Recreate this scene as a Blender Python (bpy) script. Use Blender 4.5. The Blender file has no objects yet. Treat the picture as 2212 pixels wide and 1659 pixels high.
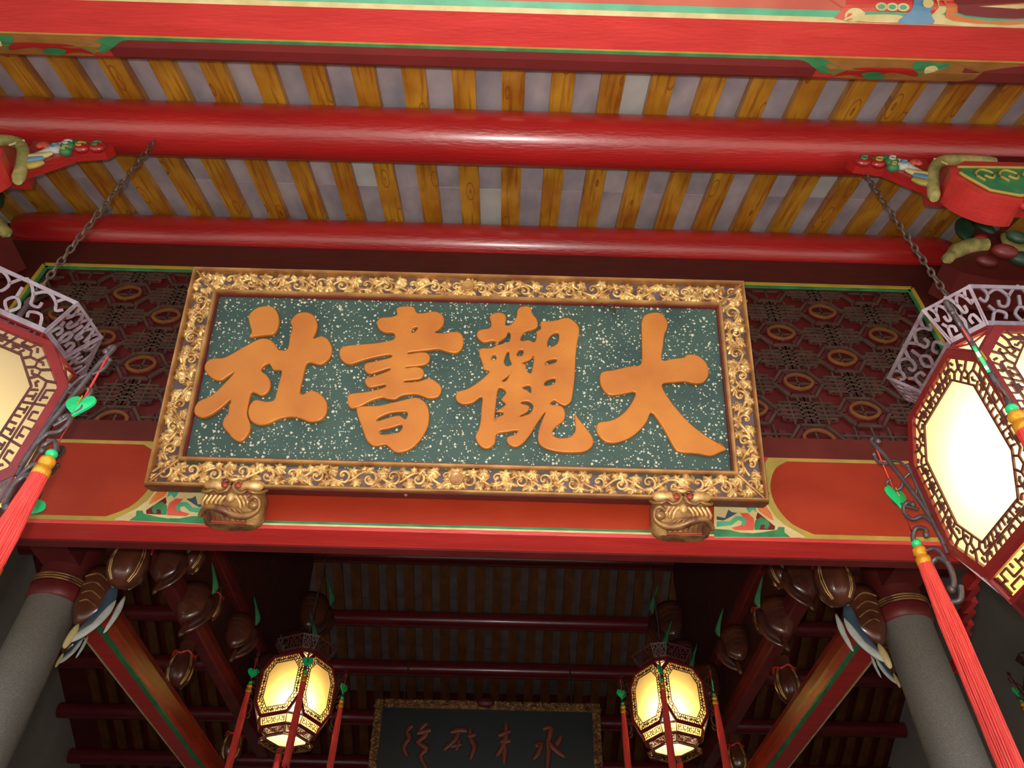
import bpy, bmesh, math, random
from mathutils import Vector, Matrix
random.seed(7)
C = bpy.context.scene.collection
PI = math.pi
CZ = 1.55                      # eye height of the photographer above the floor
V3 = Vector

# ------------------------------------------------------------------ camera
F_PX, CX, CY = 1651.0, 1106.0, 829.5
def cam_axes(zx=1139., zy=-812., hx=1051.):
    z = V3((zx-CX, -(zy-CY), -F_PX)).normalized()
    b = ((hx-CX)*z[0] + F_PX*abs(z[2])) / (-z[1])
    y = V3((hx-CX, b, -F_PX)).normalized()
    x = y.cross(z)
    return x, y, z
AX, AY, AZ = cam_axes()
RW = Matrix((AX, AY, AZ))
camd = bpy.data.cameras.new('camera'); cam = bpy.data.objects.new('camera', camd); C.objects.link(cam)
camd.sensor_width = 36.0; camd.lens = F_PX/2212*36.0; camd.clip_start = .02
cam.matrix_world = Matrix.Translation((0, 0, CZ)) @ RW.to_4x4()
bpy.context.scene.camera = cam
CAMP = V3((0, 0, CZ))
def ray(px, py): return RW @ V3((px-CX, -(py-CY), -F_PX))
def on_y(px, py, Y):
    d = ray(px, py); return d*(Y/d.y) + CAMP
def on_plane(px, py, p0, n):
    d = ray(px, py); return CAMP + d*((p0-CAMP).dot(n)/d.dot(n))

# ------------------------------------------------------------------ light
sc = bpy.context.scene
sc.view_settings.view_transform = 'Standard'; sc.view_settings.look = 'None'
sc.view_settings.exposure = 0.0; sc.view_settings.gamma = 1.0; sc.view_settings.use_curve_mapping = False
w = bpy.data.worlds.new('sky'); sc.world = w; w.use_nodes = True
nt = w.node_tree; bg = nt.nodes['Background']
bg.inputs[0].default_value = (.82, .90, 1.0, 1); bg.inputs[1].default_value = 1.6
sund = bpy.data.lights.new('sun', 'SUN'); sund.energy = 9.0; sund.angle = .02; sund.color = (1, .95, .87)
sun = bpy.data.objects.new('sun', sund); C.objects.link(sun); sun.rotation_euler = (math.radians(26), math.radians(8), 0)
fl = bpy.data.lights.new('camera_flash', 'SPOT'); fl.spot_size = math.radians(104); fl.spot_blend = 1.0; fl.shadow_soft_size = .022; fl.energy = 300.0; fl.color = (1, .97, .93)
flash = bpy.data.objects.new('camera_flash', fl); C.objects.link(flash)
flash.matrix_world = cam.matrix_world @ Matrix.Translation((-.03, .055, .02)) @ Matrix.Rotation(math.radians(3), 4, 'X')

# ------------------------------------------------------------------ materials
MATS = {}
def mat(name, c1, c2=None, rough=.5, scale=6., stretch=(1, 1, 1), bump=0., bscale=None, metal=0., spec=.5, contrast=(.35, .7), coat=0., detail=5., emit=None, rnd=False):
    if name in MATS: return MATS[name]
    m = bpy.data.materials.new(name); m.use_nodes = True; MATS[name] = m
    t = m.node_tree; n = t.nodes; L = t.links; b = n['Principled BSDF']
    b.inputs['Roughness'].default_value = rough; b.inputs['Metallic'].default_value = metal
    b.inputs['Specular IOR Level'].default_value = spec; b.inputs['Coat Weight'].default_value = coat
    b.inputs['Coat Roughness'].default_value = .15
    c2 = c2 or tuple(x*.7 for x in c1)
    tc = n.new('ShaderNodeTexCoord'); mp = n.new('ShaderNodeMapping'); mp.inputs['Scale'].default_value = stretch
    L.new(tc.outputs['Object'], mp.inputs[0])
    if rnd:
        oi = n.new('ShaderNodeObjectInfo'); mul = n.new('ShaderNodeMath'); mul.operation = 'MULTIPLY'; mul.inputs[1].default_value = 37.
        L.new(oi.outputs['Random'], mul.inputs[0]); L.new(mul.outputs[0], mp.inputs['Location'])
    nz = n.new('ShaderNodeTexNoise'); nz.inputs['Scale'].default_value = scale; nz.inputs['Detail'].default_value = detail
    L.new(mp.outputs[0], nz.inputs[0])
    r = n.new('ShaderNodeValToRGB'); r.color_ramp.elements[0].position = contrast[0]; r.color_ramp.elements[1].position = contrast[1]
    r.color_ramp.elements[0].color = (*c2, 1); r.color_ramp.elements[1].color = (*c1, 1)
    L.new(nz.outputs[0], r.inputs[0]); L.new(r.outputs[0], b.inputs['Base Color'])
    if bump:
        n2 = n.new('ShaderNodeTexNoise'); n2.inputs['Scale'].default_value = bscale or scale*4; n2.inputs['Detail'].default_value = 4
        L.new(mp.outputs[0], n2.inputs[0]); bp = n.new('ShaderNodeBump'); bp.inputs['Strength'].default_value = bump; bp.inputs['Distance'].default_value = .004
        L.new(n2.outputs[0], bp.inputs['Height']); L.new(bp.outputs[0], b.inputs['Normal'])
    m['ramp'] = 1
    return m
red = mat('red_lacquer', (.46, .014, .012), (.34, .010, .010), .38, 3., (.5, 3, 3), .7, 30., coat=.8); red.node_tree.nodes['Principled BSDF'].inputs['Coat Roughness'].default_value = .24
redp = mat('red_paint_band', (.66, .042, .036), (.54, .030, .026), .42, 4., (.6, 4, 4), .35, 26., coat=.2)
dred = mat('dark_red_paint', (.13, .012, .010), (.09, .008, .007), .5, 5., (1, 1, 1), .1)
maroon = mat('maroon_paint', (.20, .018, .018), (.12, .012, .012), .45, 5.)
verm = mat('vermilion_panel', (.42, .042, .013), (.32, .026, .009), .38, 2.2, (1, 1, 2), .15, 30., coat=.2)
plum = mat('plum_panel', (.22, .022, .022), (.17, .018, .018), .5, 3.)
gold = mat('gilt_carving', (.84, .54, .20), (.34, .14, .04), .40, 22., metal=.45, bump=.3, contrast=(.30, .62))
golddk = mat('old_gilt', (.42, .22, .07), (.15, .05, .03), .36, 16., metal=.45, bump=.3, contrast=(.35, .65))
goldrail = mat('gilt_rail', (.58, .30, .09), (.30, .12, .04), .4, 9., (1, 1, 1), metal=.35)
char_m = mat('orange_gilt_lettering', (.60, .205, .022), (.47, .135, .013), .42, 5., bump=.25, bscale=90., metal=.12, contrast=(.3, .75))
cream = mat('cream_paint', (.72, .60, .30), (.58, .44, .18), .5, 12.)
olive = mat('olive_yellow_paint', (.50, .36, .07), (.38, .27, .05), .5, 10.)
green = mat('green_paint', (.06, .27, .10), (.03, .16, .06), .5, 10.)
teal = mat('mint_green_paint', (.11, .46, .25), (.07, .33, .18), .5, 8.)
blue = mat('slate_blue_paint', (.06, .11, .16), (.04, .07, .10), .5, 10.)
skyb = mat('light_blue_paint', (.17, .33, .48), (.10, .22, .36), .5, 8.)
orange = mat('orange_paint', (.75, .22, .06), (.60, .14, .04), .5, 8.)
pink = mat('coral_paint', (.72, .14, .08), (.60, .08, .05), .5, 8.)
white_p = mat('white_paint', (.62, .62, .56), (.45, .46, .42), .5, 14.)
iron = mat('dark_iron', (.16, .12, .12), (.09, .07, .07), .38, 30., metal=.5, bump=.3)
rust = mat('rusty_chain', (.19, .13, .09), (.09, .06, .045), .6, 60., metal=.4, bump=.4)
lav = mat('lavender_metal', (.34, .27, .30), (.20, .13, .15), .4, 20., metal=.25)
lred = mat('lantern_red', (.27, .018, .018), (.19, .012, .012), .38, 12., coat=.3)
lbrown = mat('lantern_fret', (.13, .035, .03), (.08, .02, .018), .45, 30.)
jade = mat('green_plastic', (.01, .62, .20), (.01, .55, .17), .25, 10., coat=.5)
thr = mat('red_thread', (.88, .085, .060), (.74, .04, .035), .55, 240., (1, 1, .05), .6, 300., contrast=(.4, .6))
yel = mat('gold_ribbon', (.85, .42, .03), (.75, .30, .02), .25, 60., metal=.3)
stone = mat('column_granite', (.27, .245, .215), (.13, .118, .10), .5, 260., (1, 1, 1), .2, 220., contrast=(.35, .68))
plaster = mat('grey_plaster', (.62, .57, .49), (.50, .46, .40), .8, 2.)
floor_m = mat('floor_stone', (.075, .068, .06), (.05, .046, .042), .7, 2.)
court = mat('courtyard_paving', (.56, .50, .44), (.46, .41, .36), .8, 1.2)
bark = mat('dark_wood', (.10, .022, .014), (.05, .012, .01), .5, 8.)
dgreen = mat('dark_green_paint', (.02, .07, .03), (.01, .035, .018), .5, 12.)
pumpk = mat('lacquered_gourd', (.15, .040, .018), (.07, .018, .010), .30, 9., coat=.4)
tile_m = mat('pale_ceiling_tile', (.47, .40, .41), (.27, .24, .27), .75, 5., (1.4, .8, 1), .2, 60., rnd=True, contrast=(.3, .7))
def rafter_mat():
    m = mat('grained_rafter', (.58, .29, .025), (.38, .140, .010), .42, 7., (1, .5, 1), coat=.2, rnd=True, contrast=(.38, .66))
    t = m.node_tree; n = t.nodes; L = t.links; b = n['Principled BSDF']; r = [x for x in n if x.type == 'VALTORGB'][0]
    tc = [x for x in n if x.type == 'TEX_COORD'][0]; mp0 = [x for x in n if x.type == 'MAPPING'][0]
    mp = n.new('ShaderNodeMapping'); mp.inputs['Scale'].default_value = (60, 3.2, 10)
    L.new(tc.outputs['Object'], mp.inputs[0]); L.new(mp0.inputs['Location'].links[0].from_socket, mp.inputs['Location'])
    nz = n.new('ShaderNodeTexNoise'); nz.inputs['Scale'].default_value = 1.; nz.inputs['Detail'].default_value = 3
    L.new(mp.outputs[0], nz.inputs[0])
    # knots: stretched rings
    mp2 = n.new('ShaderNodeMapping'); mp2.inputs['Scale'].default_value = (9, 2.6, 1); L.new(tc.outputs['Object'], mp2.inputs[0]); L.new(mp0.inputs['Location'].links[0].from_socket, mp2.inputs['Location'])
    vo = n.new('ShaderNodeTexVoronoi'); vo.inputs['Scale'].default_value = 1.2; L.new(mp2.outputs[0], vo.inputs[0])
    sn = n.new('ShaderNodeMath'); sn.operation = 'MULTIPLY'; sn.inputs[1].default_value = 30.; L.new(vo.outputs['Distance'], sn.inputs[0])
    s2 = n.new('ShaderNodeMath'); s2.operation = 'SINE'; L.new(sn.outputs[0], s2.inputs[0])
    lt = n.new('ShaderNodeMath'); lt.operation = 'LESS_THAN'; lt.inputs[1].default_value = .26; L.new(vo.outputs['Distance'], lt.inputs[0])
    kk = n.new('ShaderNodeMath'); kk.operation = 'MULTIPLY'; L.new(s2.outputs[0], kk.inputs[0]); L.new(lt.outputs[0], kk.inputs[1])
    rr = n.new('ShaderNodeValToRGB'); rr.color_ramp.elements[0].position = .50; rr.color_ramp.elements[1].position = .66
    rr.color_ramp.elements[0].color = (0, 0, 0, 1); rr.color_ramp.elements[1].color = (.55, .55, .55, 1); L.new(nz.outputs[0], rr.inputs[0])
    mx0 = n.new('ShaderNodeMath'); mx0.operation = 'MAXIMUM'; L.new(rr.outputs[0], mx0.inputs[0])
    k3 = n.new('ShaderNodeMath'); k3.operation = 'MULTIPLY'; k3.inputs[1].default_value = .75; k3.use_clamp = True; L.new(kk.outputs[0], k3.inputs[0]); L.new(k3.outputs[0], mx0.inputs[1])
    mx = n.new('ShaderNodeMix'); mx.data_type = 'RGBA'; mx.inputs['B'].default_value = (.20, .035, .008, 1)
    L.new(mx0.outputs[0], mx.inputs['Factor']); L.new(r.outputs[0], mx.inputs['A']); L.new(mx.outputs['Result'], b.inputs['Base Color'])
    return m
rafm = rafter_mat()
rafd = mat('shaded_rafter', (.20, .065, .012), (.11, .035, .008), .6, 9., (1, .6, 1), rnd=True)  # darker copy for the rear rafters, hall shade put into the colour
tiled = mat('shaded_ceiling_tile', (.17, .115, .105), (.09, .062, .058), .8, 5., rnd=True, contrast=(.3, .7))  # rear tiles, with the dimness of the hall in their colour
redd = mat('shaded_red_lacquer', (.22, .010, .016), (.14, .007, .012), .34, 5., (.5, 3, 3), .3, 20., coat=.6)  # rear purlin lacquer, darkened to stand in for shade
def speckle_mat(name, base, base2, fleck, amount):
    m = mat(name, base, base2, .45, 5.)
    t = m.node_tree; n = t.nodes; L = t.links; b = n['Principled BSDF']; r = [x for x in n if x.type == 'VALTORGB'][0]
    tc = [x for x in n if x.type == 'TEX_COORD'][0]
    fac = None
    for sc_, th in ((72., .23), (120., .25)):
        nzd = n.new('ShaderNodeTexNoise'); nzd.inputs['Scale'].default_value = sc_*1.3
        mxv = n.new('ShaderNodeMix'); mxv.data_type = 'VECTOR'; mxv.inputs['Factor'].default_value = .008
        L.new(tc.outputs['Object'], nzd.inputs[0]); L.new(tc.outputs['Object'], mxv.inputs['A']); L.new(nzd.outputs['Color'], mxv.inputs['B'])
        vo = n.new('ShaderNodeTexVoronoi'); vo.inputs['Scale'].default_value = sc_; L.new(mxv.outputs['Result'], vo.inputs[0])
        sep = n.new('ShaderNodeSeparateColor'); L.new(vo.outputs['Color'], sep.inputs[0])
        th_ = n.new('ShaderNodeMath'); th_.operation = 'MULTIPLY'; th_.inputs[1].default_value = th*1.9; L.new(sep.outputs[0], th_.inputs[0])
        pres = n.new('ShaderNodeMath'); pres.operation = 'LESS_THAN'; pres.inputs[1].default_value = amount; L.new(sep.outputs[1], pres.inputs[0])
        lt = n.new('ShaderNodeMath'); lt.operation = 'LESS_THAN'; L.new(vo.outputs['Distance'], lt.inputs[0]); L.new(th_.outputs[0], lt.inputs[1])
        mu = n.new('ShaderNodeMath'); mu.operation = 'MULTIPLY'; L.new(lt.outputs[0], mu.inputs[0]); L.new(pres.outputs[0], mu.inputs[1])
        if fac is None: fac = mu
        else:
            mm = n.new('ShaderNodeMath'); mm.operation = 'MAXIMUM'; L.new(fac.outputs[0], mm.inputs[0]); L.new(mu.outputs[0], mm.inputs[1]); fac = mm
    f2 = n.new('ShaderNodeMath'); f2.operation = 'MULTIPLY'; f2.inputs[1].default_value = .85; L.new(fac.outputs[0], f2.inputs[0])
    mx = n.new('ShaderNodeMix'); mx.data_type = 'RGBA'; mx.inputs['B'].default_value = (*fleck, 1)
    L.new(f2.outputs[0], mx.inputs['Factor']); L.new(r.outputs[0], mx.inputs['A']); L.new(mx.outputs['Result'], b.inputs['Base Color'])
    return m
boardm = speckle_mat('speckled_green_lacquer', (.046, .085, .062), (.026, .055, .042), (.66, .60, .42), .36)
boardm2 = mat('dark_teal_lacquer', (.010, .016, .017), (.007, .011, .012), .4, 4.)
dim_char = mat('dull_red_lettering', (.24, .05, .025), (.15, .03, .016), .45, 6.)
def frosted(name, col):
    m = bpy.data.materials.new(name); m.use_nodes = True; t = m.node_tree; n = t.nodes; n.clear()
    o = n.new('ShaderNodeOutputMaterial'); tr = n.new('ShaderNodeBsdfTranslucent'); tr.inputs[0].default_value = (*col, 1)
    df = n.new('ShaderNodeBsdfDiffuse'); df.inputs[0].default_value = (.75, .66, .48, 1)
    mx = n.new('ShaderNodeMixShader'); mx.inputs[0].default_value = .28
    nz = n.new('ShaderNodeTexNoise'); nz.inputs['Scale'].default_value = 6.
    mr = n.new('ShaderNodeMapRange'); mr.inputs['To Min'].default_value = .20; mr.inputs['To Max'].default_value = .36
    t.links.new(nz.outputs[0], mr.inputs[0]); t.links.new(mr.outputs[0], mx.inputs[0])
    t.links.new(tr.outputs[0], mx.inputs[1]); t.links.new(df.outputs[0], mx.inputs[2]); t.links.new(mx.outputs[0], o.inputs[0])
    return m
frost = frosted('frosted_amber_panel', (.95, .70, .24))
frost_cream = frosted('frosted_ivory_panel', (.95, .80, .45))
frost_pale = frosted('frosted_cream_panel', (.95, .86, .58))

# ------------------------------------------------------------------ mesh helpers
class MB:
    def __init__(s): s.v = []; s.f = []; s.sm = []; s.recalc = False
    def add(s, vs, fs, smooth=False):
        o = len(s.v); s.v += [tuple(p) for p in vs]; s.f += [tuple(i+o for i in f) for f in fs]; s.sm += [smooth]*len(fs); return s
    def box(s, x0, x1, y0, y1, z0, z1):
        return s.obox(V3(((x0+x1)/2, (y0+y1)/2, (z0+z1)/2)), V3(((x1-x0)/2, 0, 0)), V3((0, (y1-y0)/2, 0)), V3((0, 0, (z1-z0)/2)))
    def obox(s, c, a, b, d, ch=0):
        vs = [c+a*i+b*j+d*k for i in (-1, 1) for j in (-1, 1) for k in (-1, 1)]
        return s.add(vs, [(0, 1, 3, 2), (4, 6, 7, 5), (0, 4, 5, 1), (2, 3, 7, 6), (0, 2, 6, 4), (1, 5, 7, 3)])
    def loft(s, rings, close=True, caps=True, smooth=False):
        n = len(rings[0]); o = []
        fs = []
        for k in range(len(rings)-1):
            for i in range(n if close else n-1):
                j = (i+1) % n; fs.append((k*n+i, k*n+j, (k+1)*n+j, (k+1)*n+i))
        vs = [p for r in rings for p in r]
        s.add(vs, fs, smooth)
        if caps and close:
            s.add(rings[0], [tuple(range(n))[::-1]]); s.add(rings[-1], [tuple(range(n))])
        return s
    def tube(s, pts, r, n=8, closed=False, up=V3((0, 0, 1)), flat=1., smooth=True):
        pts = [V3(p) for p in pts]; m = len(pts); rings = []
        rs = r if isinstance(r, (list, tuple)) else [r]*m
        for i, p in enumerate(pts):
            a = pts[(i-1) % m] if (closed or i) else p; b = pts[(i+1) % m] if (closed or i < m-1) else p
            t = (b-a).normalized(); u = up - t*up.dot(t)
            if u.length < 1e-4: u = V3((1, 0, 0)) - t*t.x
            u.normalize(); q = t.cross(u)
            rings.append([p + (u*math.cos(2*PI*k/n)*flat + q*math.sin(2*PI*k/n))*rs[i] for k in range(n)])
        if closed: rings.append(rings[0])
        return s.loft(rings, caps=not closed, smooth=smooth)
    def ribbon(s, pts, nrm, w, th, closed=False):
        pts = [V3(p) for p in pts]; m = len(pts); rings = []; nrm = V3(nrm).normalized()
        ws = w if isinstance(w, (list, tuple)) else [w]*m
        for i, p in enumerate(pts):
            a = pts[(i-1) % m] if (closed or i) else p; b = pts[(i+1) % m] if (closed or i < m-1) else p
            t = (b-a)
            if t.length < 1e-7: t = V3((1, 0, 0))
            t.normalize(); q = nrm.cross(t).normalized()*ws[i]/2; h = nrm*th/2
            rings.append([p+q+h, p-q+h, p-q-h, p+q-h])
        if closed: rings.append(rings[0])
        return s.loft(rings, caps=not closed)
    def lathe(s, prof, n=24, c=V3((0, 0, 0)), smooth=True, ax=None, lobes=0, la=.0):
        rings = []
        for r, z in prof:
            rings.append([c + V3((r*(1+la*abs(math.cos(lobes*k*PI/n)) if lobes else r/r if r else 0) * math.cos(2*PI*k/n) if lobes else r*math.cos(2*PI*k/n),
                                  r*(1+la*abs(math.cos(lobes*k*PI/n))) * math.sin(2*PI*k/n) if lobes else r*math.sin(2*PI*k/n), z)) for k in range(n)])
        return s.loft(rings, smooth=smooth)
    def ell(s, c, rx, ry, rz, M=None, n=12, m=8):
        rings = []
        for i in range(m+1):
            a = -PI/2 + PI*i/m; a = max(-PI/2+.06, min(PI/2-.06, a))
            ring = [V3((rx*math.cos(a)*math.cos(2*PI*k/n), ry*math.cos(a)*math.sin(2*PI*k/n), rz*math.sin(a))) for k in range(n)]
            if M is not None: ring = [M @ p for p in ring]
            rings.append([V3(c)+p for p in ring])
        return s.loft(rings, smooth=True)
    def prism(s, poly, a, b):               # poly of 3D points, extruded from offset a to offset b (vectors)
        n = len(poly); p = [V3(q) for q in poly]
        s.add([q+a for q in p]+[q+b for q in p], [tuple(range(n))[::-1], tuple(range(n, 2*n))]+[(i, (i+1) % n, n+(i+1) % n, n+i) for i in range(n)])
        return s
    def mesh(s, name, m):
        me = bpy.data.meshes.new(name); me.from_pydata(s.v, [], s.f); me.update()
        if any(s.sm):
            me.polygons.foreach_set('use_smooth', s.sm)
            if s.recalc:
                bm = bmesh.new(); bm.from_mesh(me); bmesh.ops.recalc_face_normals(bm, faces=bm.faces); bm.to_mesh(me); bm.free()
        if m: me.materials.append(m)
        return me
def obj(name, mb, m, parent=None, M=None, kind=None, label=None):
    me = mb.mesh(name, m) if isinstance(mb, MB) else mb
    o = bpy.data.objects.new(name, me); C.objects.link(o)
    if parent: o.parent = parent
    if M is not None: o.matrix_local = M
    if kind: o['kind'] = kind
    if label: o['label'] = label
    return o
def tag(o, label, cat, group=None, kind=None):
    if label: o['label'] = label
    if cat: o['category'] = cat
    if group: o['group'] = group
    if kind: o['kind'] = kind
    return o
def empty(name, M=None, loc=None):
    o = bpy.data.objects.new(name, None); C.objects.link(o); o.empty_display_size = .1
    if M is not None: o.matrix_world = M
    if loc is not None: o.location = loc
    return o
def copy_tree(o, parent=None):
    c = o.copy(); C.objects.link(c)
    if parent: c.parent = parent
    for ch in list(o.children):
        copy_tree(ch, c)
    return c
def smooth_pts(pts, k=5, closed=False):
    P = [V3(p) for p in pts]; n = len(P); out = []
    for i in range(n if closed else n-1):
        p0 = P[(i-1) % n] if (closed or i) else P[0]; p1 = P[i]; p2 = P[(i+1) % n]; p3 = P[(i+2) % n] if (closed or i < n-2) else P[-1]
        for j in range(k):
            t = j/k
            out.append(.5*((2*p1)+(p2-p0)*t+(2*p0-5*p1+4*p2-p3)*t*t+(3*p1-p0-3*p2+p3)*t**3))
    if not closed: out.append(P[-1])
    return out
def curve_plate(loops, ext, bev, m, name):
    """closed 2-D outlines (holes allowed) -> one bevelled solid plate mesh"""
    cu = bpy.data.curves.new(name, 'CURVE'); cu.dimensions = '2D'; cu.fill_mode = 'BOTH'; cu.extrude = ext; cu.bevel_depth = bev; cu.bevel_resolution = 2
    def inside(p, q):
        c = False
        for i in range(len(q)):
            a, b = q[i], q[i-1]
            if (a[1] > p[1]) != (b[1] > p[1]) and p[0] < (b[0]-a[0])*(p[1]-a[1])/(b[1]-a[1])+a[0]: c = not c
        return c
    for lp in loops:
        hole = any(q is not lp and inside(lp[0], q) for q in loops)
        pts = smooth_pts([V3((x, y, 0)) for x, y in lp], 3, True); n = len(pts)
        area = sum(pts[i].x*pts[(i+1) % n].y-pts[(i+1) % n].x*pts[i].y for i in range(n))
        sg = (1 if area > 0 else -1)*(-1 if hole else 1)*bev*.9; new = []
        for i in range(n):
            t = (pts[(i+1) % n]-pts[i-1]).normalized(); new.append(pts[i]+V3((-t.y, t.x, 0))*sg)
        pts = new
        sp = cu.splines.new('POLY'); sp.points.add(len(pts)-1); sp.use_cyclic_u = True
        for q, p in zip(sp.points, pts): q.co = (p.x, p.y, 0, 1)
    o = bpy.data.objects.new(name, cu); C.objects.link(o)
    dg = bpy.context.evaluated_depsgraph_get(); me = bpy.data.meshes.new_from_object(o.evaluated_get(dg))
    bpy.data.objects.remove(o); bpy.data.curves.remove(cu)
    me.materials.clear(); me.materials.append(m)
    return me
XC = -.165                      # axis of symmetry of the bay
def mirx(p): return V3((2*XC-p[0], p[1], p[2]))

# ------------------------------------------------------------------ ground, walls, outer shell
g = obj('floor', MB().box(-6.2, 5.9, .3, 14.2, -.05, 0), floor_m); g['kind'] = 'structure'
g = obj('ground', MB().box(-16, 16, -3.0, .3, -.35, -.15), court); g['kind'] = 'structure'
g = obj('added_dark_ground', MB().box(-16, 16, -18, -3.0, -.40, -.17), mat('low_bounce_ground', (.05, .075, .03), (.03, .05, .02), .9, 3.)); g['kind'] = 'structure'  # unseen dark ground, added to cut the bounce light reaching the hall
for nm, x in (('wall_left', -6.1), ('wall_right', 5.7)):
    o = obj(nm, MB().box(x-.1, x+.1, -.1, 14.2, 0, 7.6), plaster); o['kind'] = 'structure'
o = obj('wall_back', MB().box(-6.2, 5.9, 14.1, 14.3, 0, 7.6), plaster); o['kind'] = 'structure'

# ------------------------------------------------------------------ ceiling: rafters with pale tiles between
S1, Z1 = .40, 2.863+CZ                       # underside of the front slope: z = Z1 + S1*y
S2, Z2 = -.45, 8.945+.13+CZ                  # rear slope
YR = (Z2-Z1)/(S1-S2)
ceil = empty('ceiling', loc=(0, 0, Z1)); ceil['kind'] = 'structure'
def slope_frame(s, z, x, y): # local x along X, local y up the slope, z normal up
    d = V3((0, 1, s)).normalized(); nrm = V3((1, 0, 0)).cross(d)
    M = Matrix.Identity(4)
    for r in range(3): M[r][0] = (1, 0, 0)[r]; M[r][1] = d[r]; M[r][2] = nrm[r]; M[r][3] = (x, y, z+s*y-Z1)[r]
    return M
RSP, RX0 = .2275, .0
c1 = math.sqrt(1+S1*S1)
raf_me = MB()
LR = (2.75-.25)*c1
raf_me.box(-.053, .053, 0, LR, 0, .045); raf_me = raf_me.mesh('rafter', rafm)
tl = .43*c1
tile_me = MB().box(-.062, .062, 0, tl-.003, .046, .060).mesh('ceiling_tile', tile_m)
tile_lt = MB().box(-.062, .062, 0, tl-.003, .046, .060).mesh('ceiling_tile', mat('fresh_ceiling_tile', (.56, .55, .50), (.44, .44, .42), .75, 6.))
for i in range(-26, 25):
    x = RX0 - .008 + i*RSP
    obj('rafter', raf_me, None, ceil, slope_frame(S1, Z1, x, .25))
    for j in range(5):
        M = slope_frame(S1, Z1, x+RSP/2, .55+.43*j) @ Matrix.Translation((0, 0, random.uniform(-.004, .004))) @ Matrix.Rotation(math.radians(random.uniform(-.5, .5)), 4, 'X')
        if j == 0 and abs(i) > 12: continue
        obj('ceiling_tile', tile_lt if (i, j) in ((2, 2), (-4, 3), (7, 3), (-1, 4)) else tile_me, None, ceil, M)
c2 = math.sqrt(1+S2*S2)
RSP2 = .2275
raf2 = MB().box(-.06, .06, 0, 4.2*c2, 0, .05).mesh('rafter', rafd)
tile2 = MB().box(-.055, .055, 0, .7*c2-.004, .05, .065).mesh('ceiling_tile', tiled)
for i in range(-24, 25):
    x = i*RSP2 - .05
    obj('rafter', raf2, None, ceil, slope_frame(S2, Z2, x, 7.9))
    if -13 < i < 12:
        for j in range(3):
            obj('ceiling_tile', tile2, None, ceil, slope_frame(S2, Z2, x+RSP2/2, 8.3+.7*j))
# boarding above rafters and tiles
rs = MB()
def slab(s, z, y0, y1, x0=-6.2, x1=5.9, off=.075, th=.06):
    rs.add([V3((x, y, z+s*y+o)) for x in (x0, x1) for y in (y0, y1) for o in (off, off+th)], [(0, 1, 3, 2), (4, 6, 7, 5), (0, 4, 5, 1), (2, 3, 7, 6), (0, 2, 6, 4), (1, 5, 7, 3)])
slab(S1, Z1, -.1, YR, off=.068); slab(S2, Z2, YR, 14.3, off=.075)
o = obj('roof_deck', rs, dred); o['kind'] = 'structure'

# ------------------------------------------------------------------ purlins
def purlin(y, v, r, x0, x1, label, m=red, group=None, taper=False, name='round_purlin'):
    mb = MB(); n = 28
    xs = [x0, x0+.04, x0+.12, x0+.3] + [x0+.3+(x1-x0-.6)*k/10 for k in range(1, 10)] + [x1-.3, x1-.12, x1-.04, x1]
    rr = [r]*len(xs)
    if taper: rr[0] = rr[-1] = r*.80; rr[1] = rr[-2] = r*.93; rr[2] = rr[-3] = r*.99
    mb.tube([(x, y, v+CZ) for x in xs], rr, n)
    o = obj(name, mb, m); tag(o, label, 'purlin', group); return o
purlin(1.75, 3.425, .128, -5.95, 5.55, 'glossy red round purlin with a bright highlight, first behind the front beam')
purlin(2.58, 3.745, .118, -2.86, 2.56, 'red round purlin directly above the lattice panel and big plaque', taper=True)
HX0, HX1 = -5.95, 5.55
rear = [(8.25, 5.23, 'dim red purlin just below the main beam, highest under the rear roof'),
        (9.11, 4.84, 'dim red purlin under the rear roof, second below the main beam'),
        (9.83, 4.52, 'dim red purlin under the rear roof, at the height of the small lantern tops'),
        (10.6, 4.17, 'dim red purlin under the rear roof, passing behind the far plaque'),
        (11.35, 3.84, 'dim red purlin under the rear roof, lowest in the frame')]
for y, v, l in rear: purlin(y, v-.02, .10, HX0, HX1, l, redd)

# ------------------------------------------------------------------ front painted beam (overhead)
FB = empty('front_beam', loc=(XC, 1.07, 2.95+CZ))
tag(FB, 'bright red painted beam across the very top, green and cream borders', 'beam')
def fb(x, y, v): return V3((x-XC, y-1.07, v-2.95))
prof = [(1.010, 2.950), (1.136, 2.950), (1.182, 2.958), (1.228, 2.984), (1.256, 3.035), (1.256, 3.14), (1.21, 3.22), (.955, 3.22), (.925, 3.14), (.925, 3.04), (.945, 2.99), (.975, 2.962)]
def xs_loft(mb, pr, x0, x1, f=fb, n=2, smooth=False):
    return mb.loft([[f(x0+(x1-x0)*k/(n-1), y, v) for y, v in pr] for k in range(n)], smooth=smooth)
obj('beam_body', xs_loft(MB(), prof, -5.95, 5.55), redp, FB)
def strip_on(prf, x0, x1, m, name, par, f, off=.0015, smooth_=False):
    """thin coat of paint lying on a run of profile points (outside of the beam)"""
    mb = MB(); n = len(prf); a = []
    for i in range(n):
        p = prf[max(0, i-1)]; q = prf[min(n-1, i+1)]; d = V3((q[0]-p[0], q[1]-p[1], 0)).normalized(); nr = (d.y, -d.x)
        a.append((prf[i][0]+nr[0]*off, prf[i][1]+nr[1]*off))
    mb.add([f(x, y, v) for x in (x0, x1) for y, v in a], [(i, i+1, n+i+1, n+i) for i in range(n-1)])
    return obj(name, mb, m, par)
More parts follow.
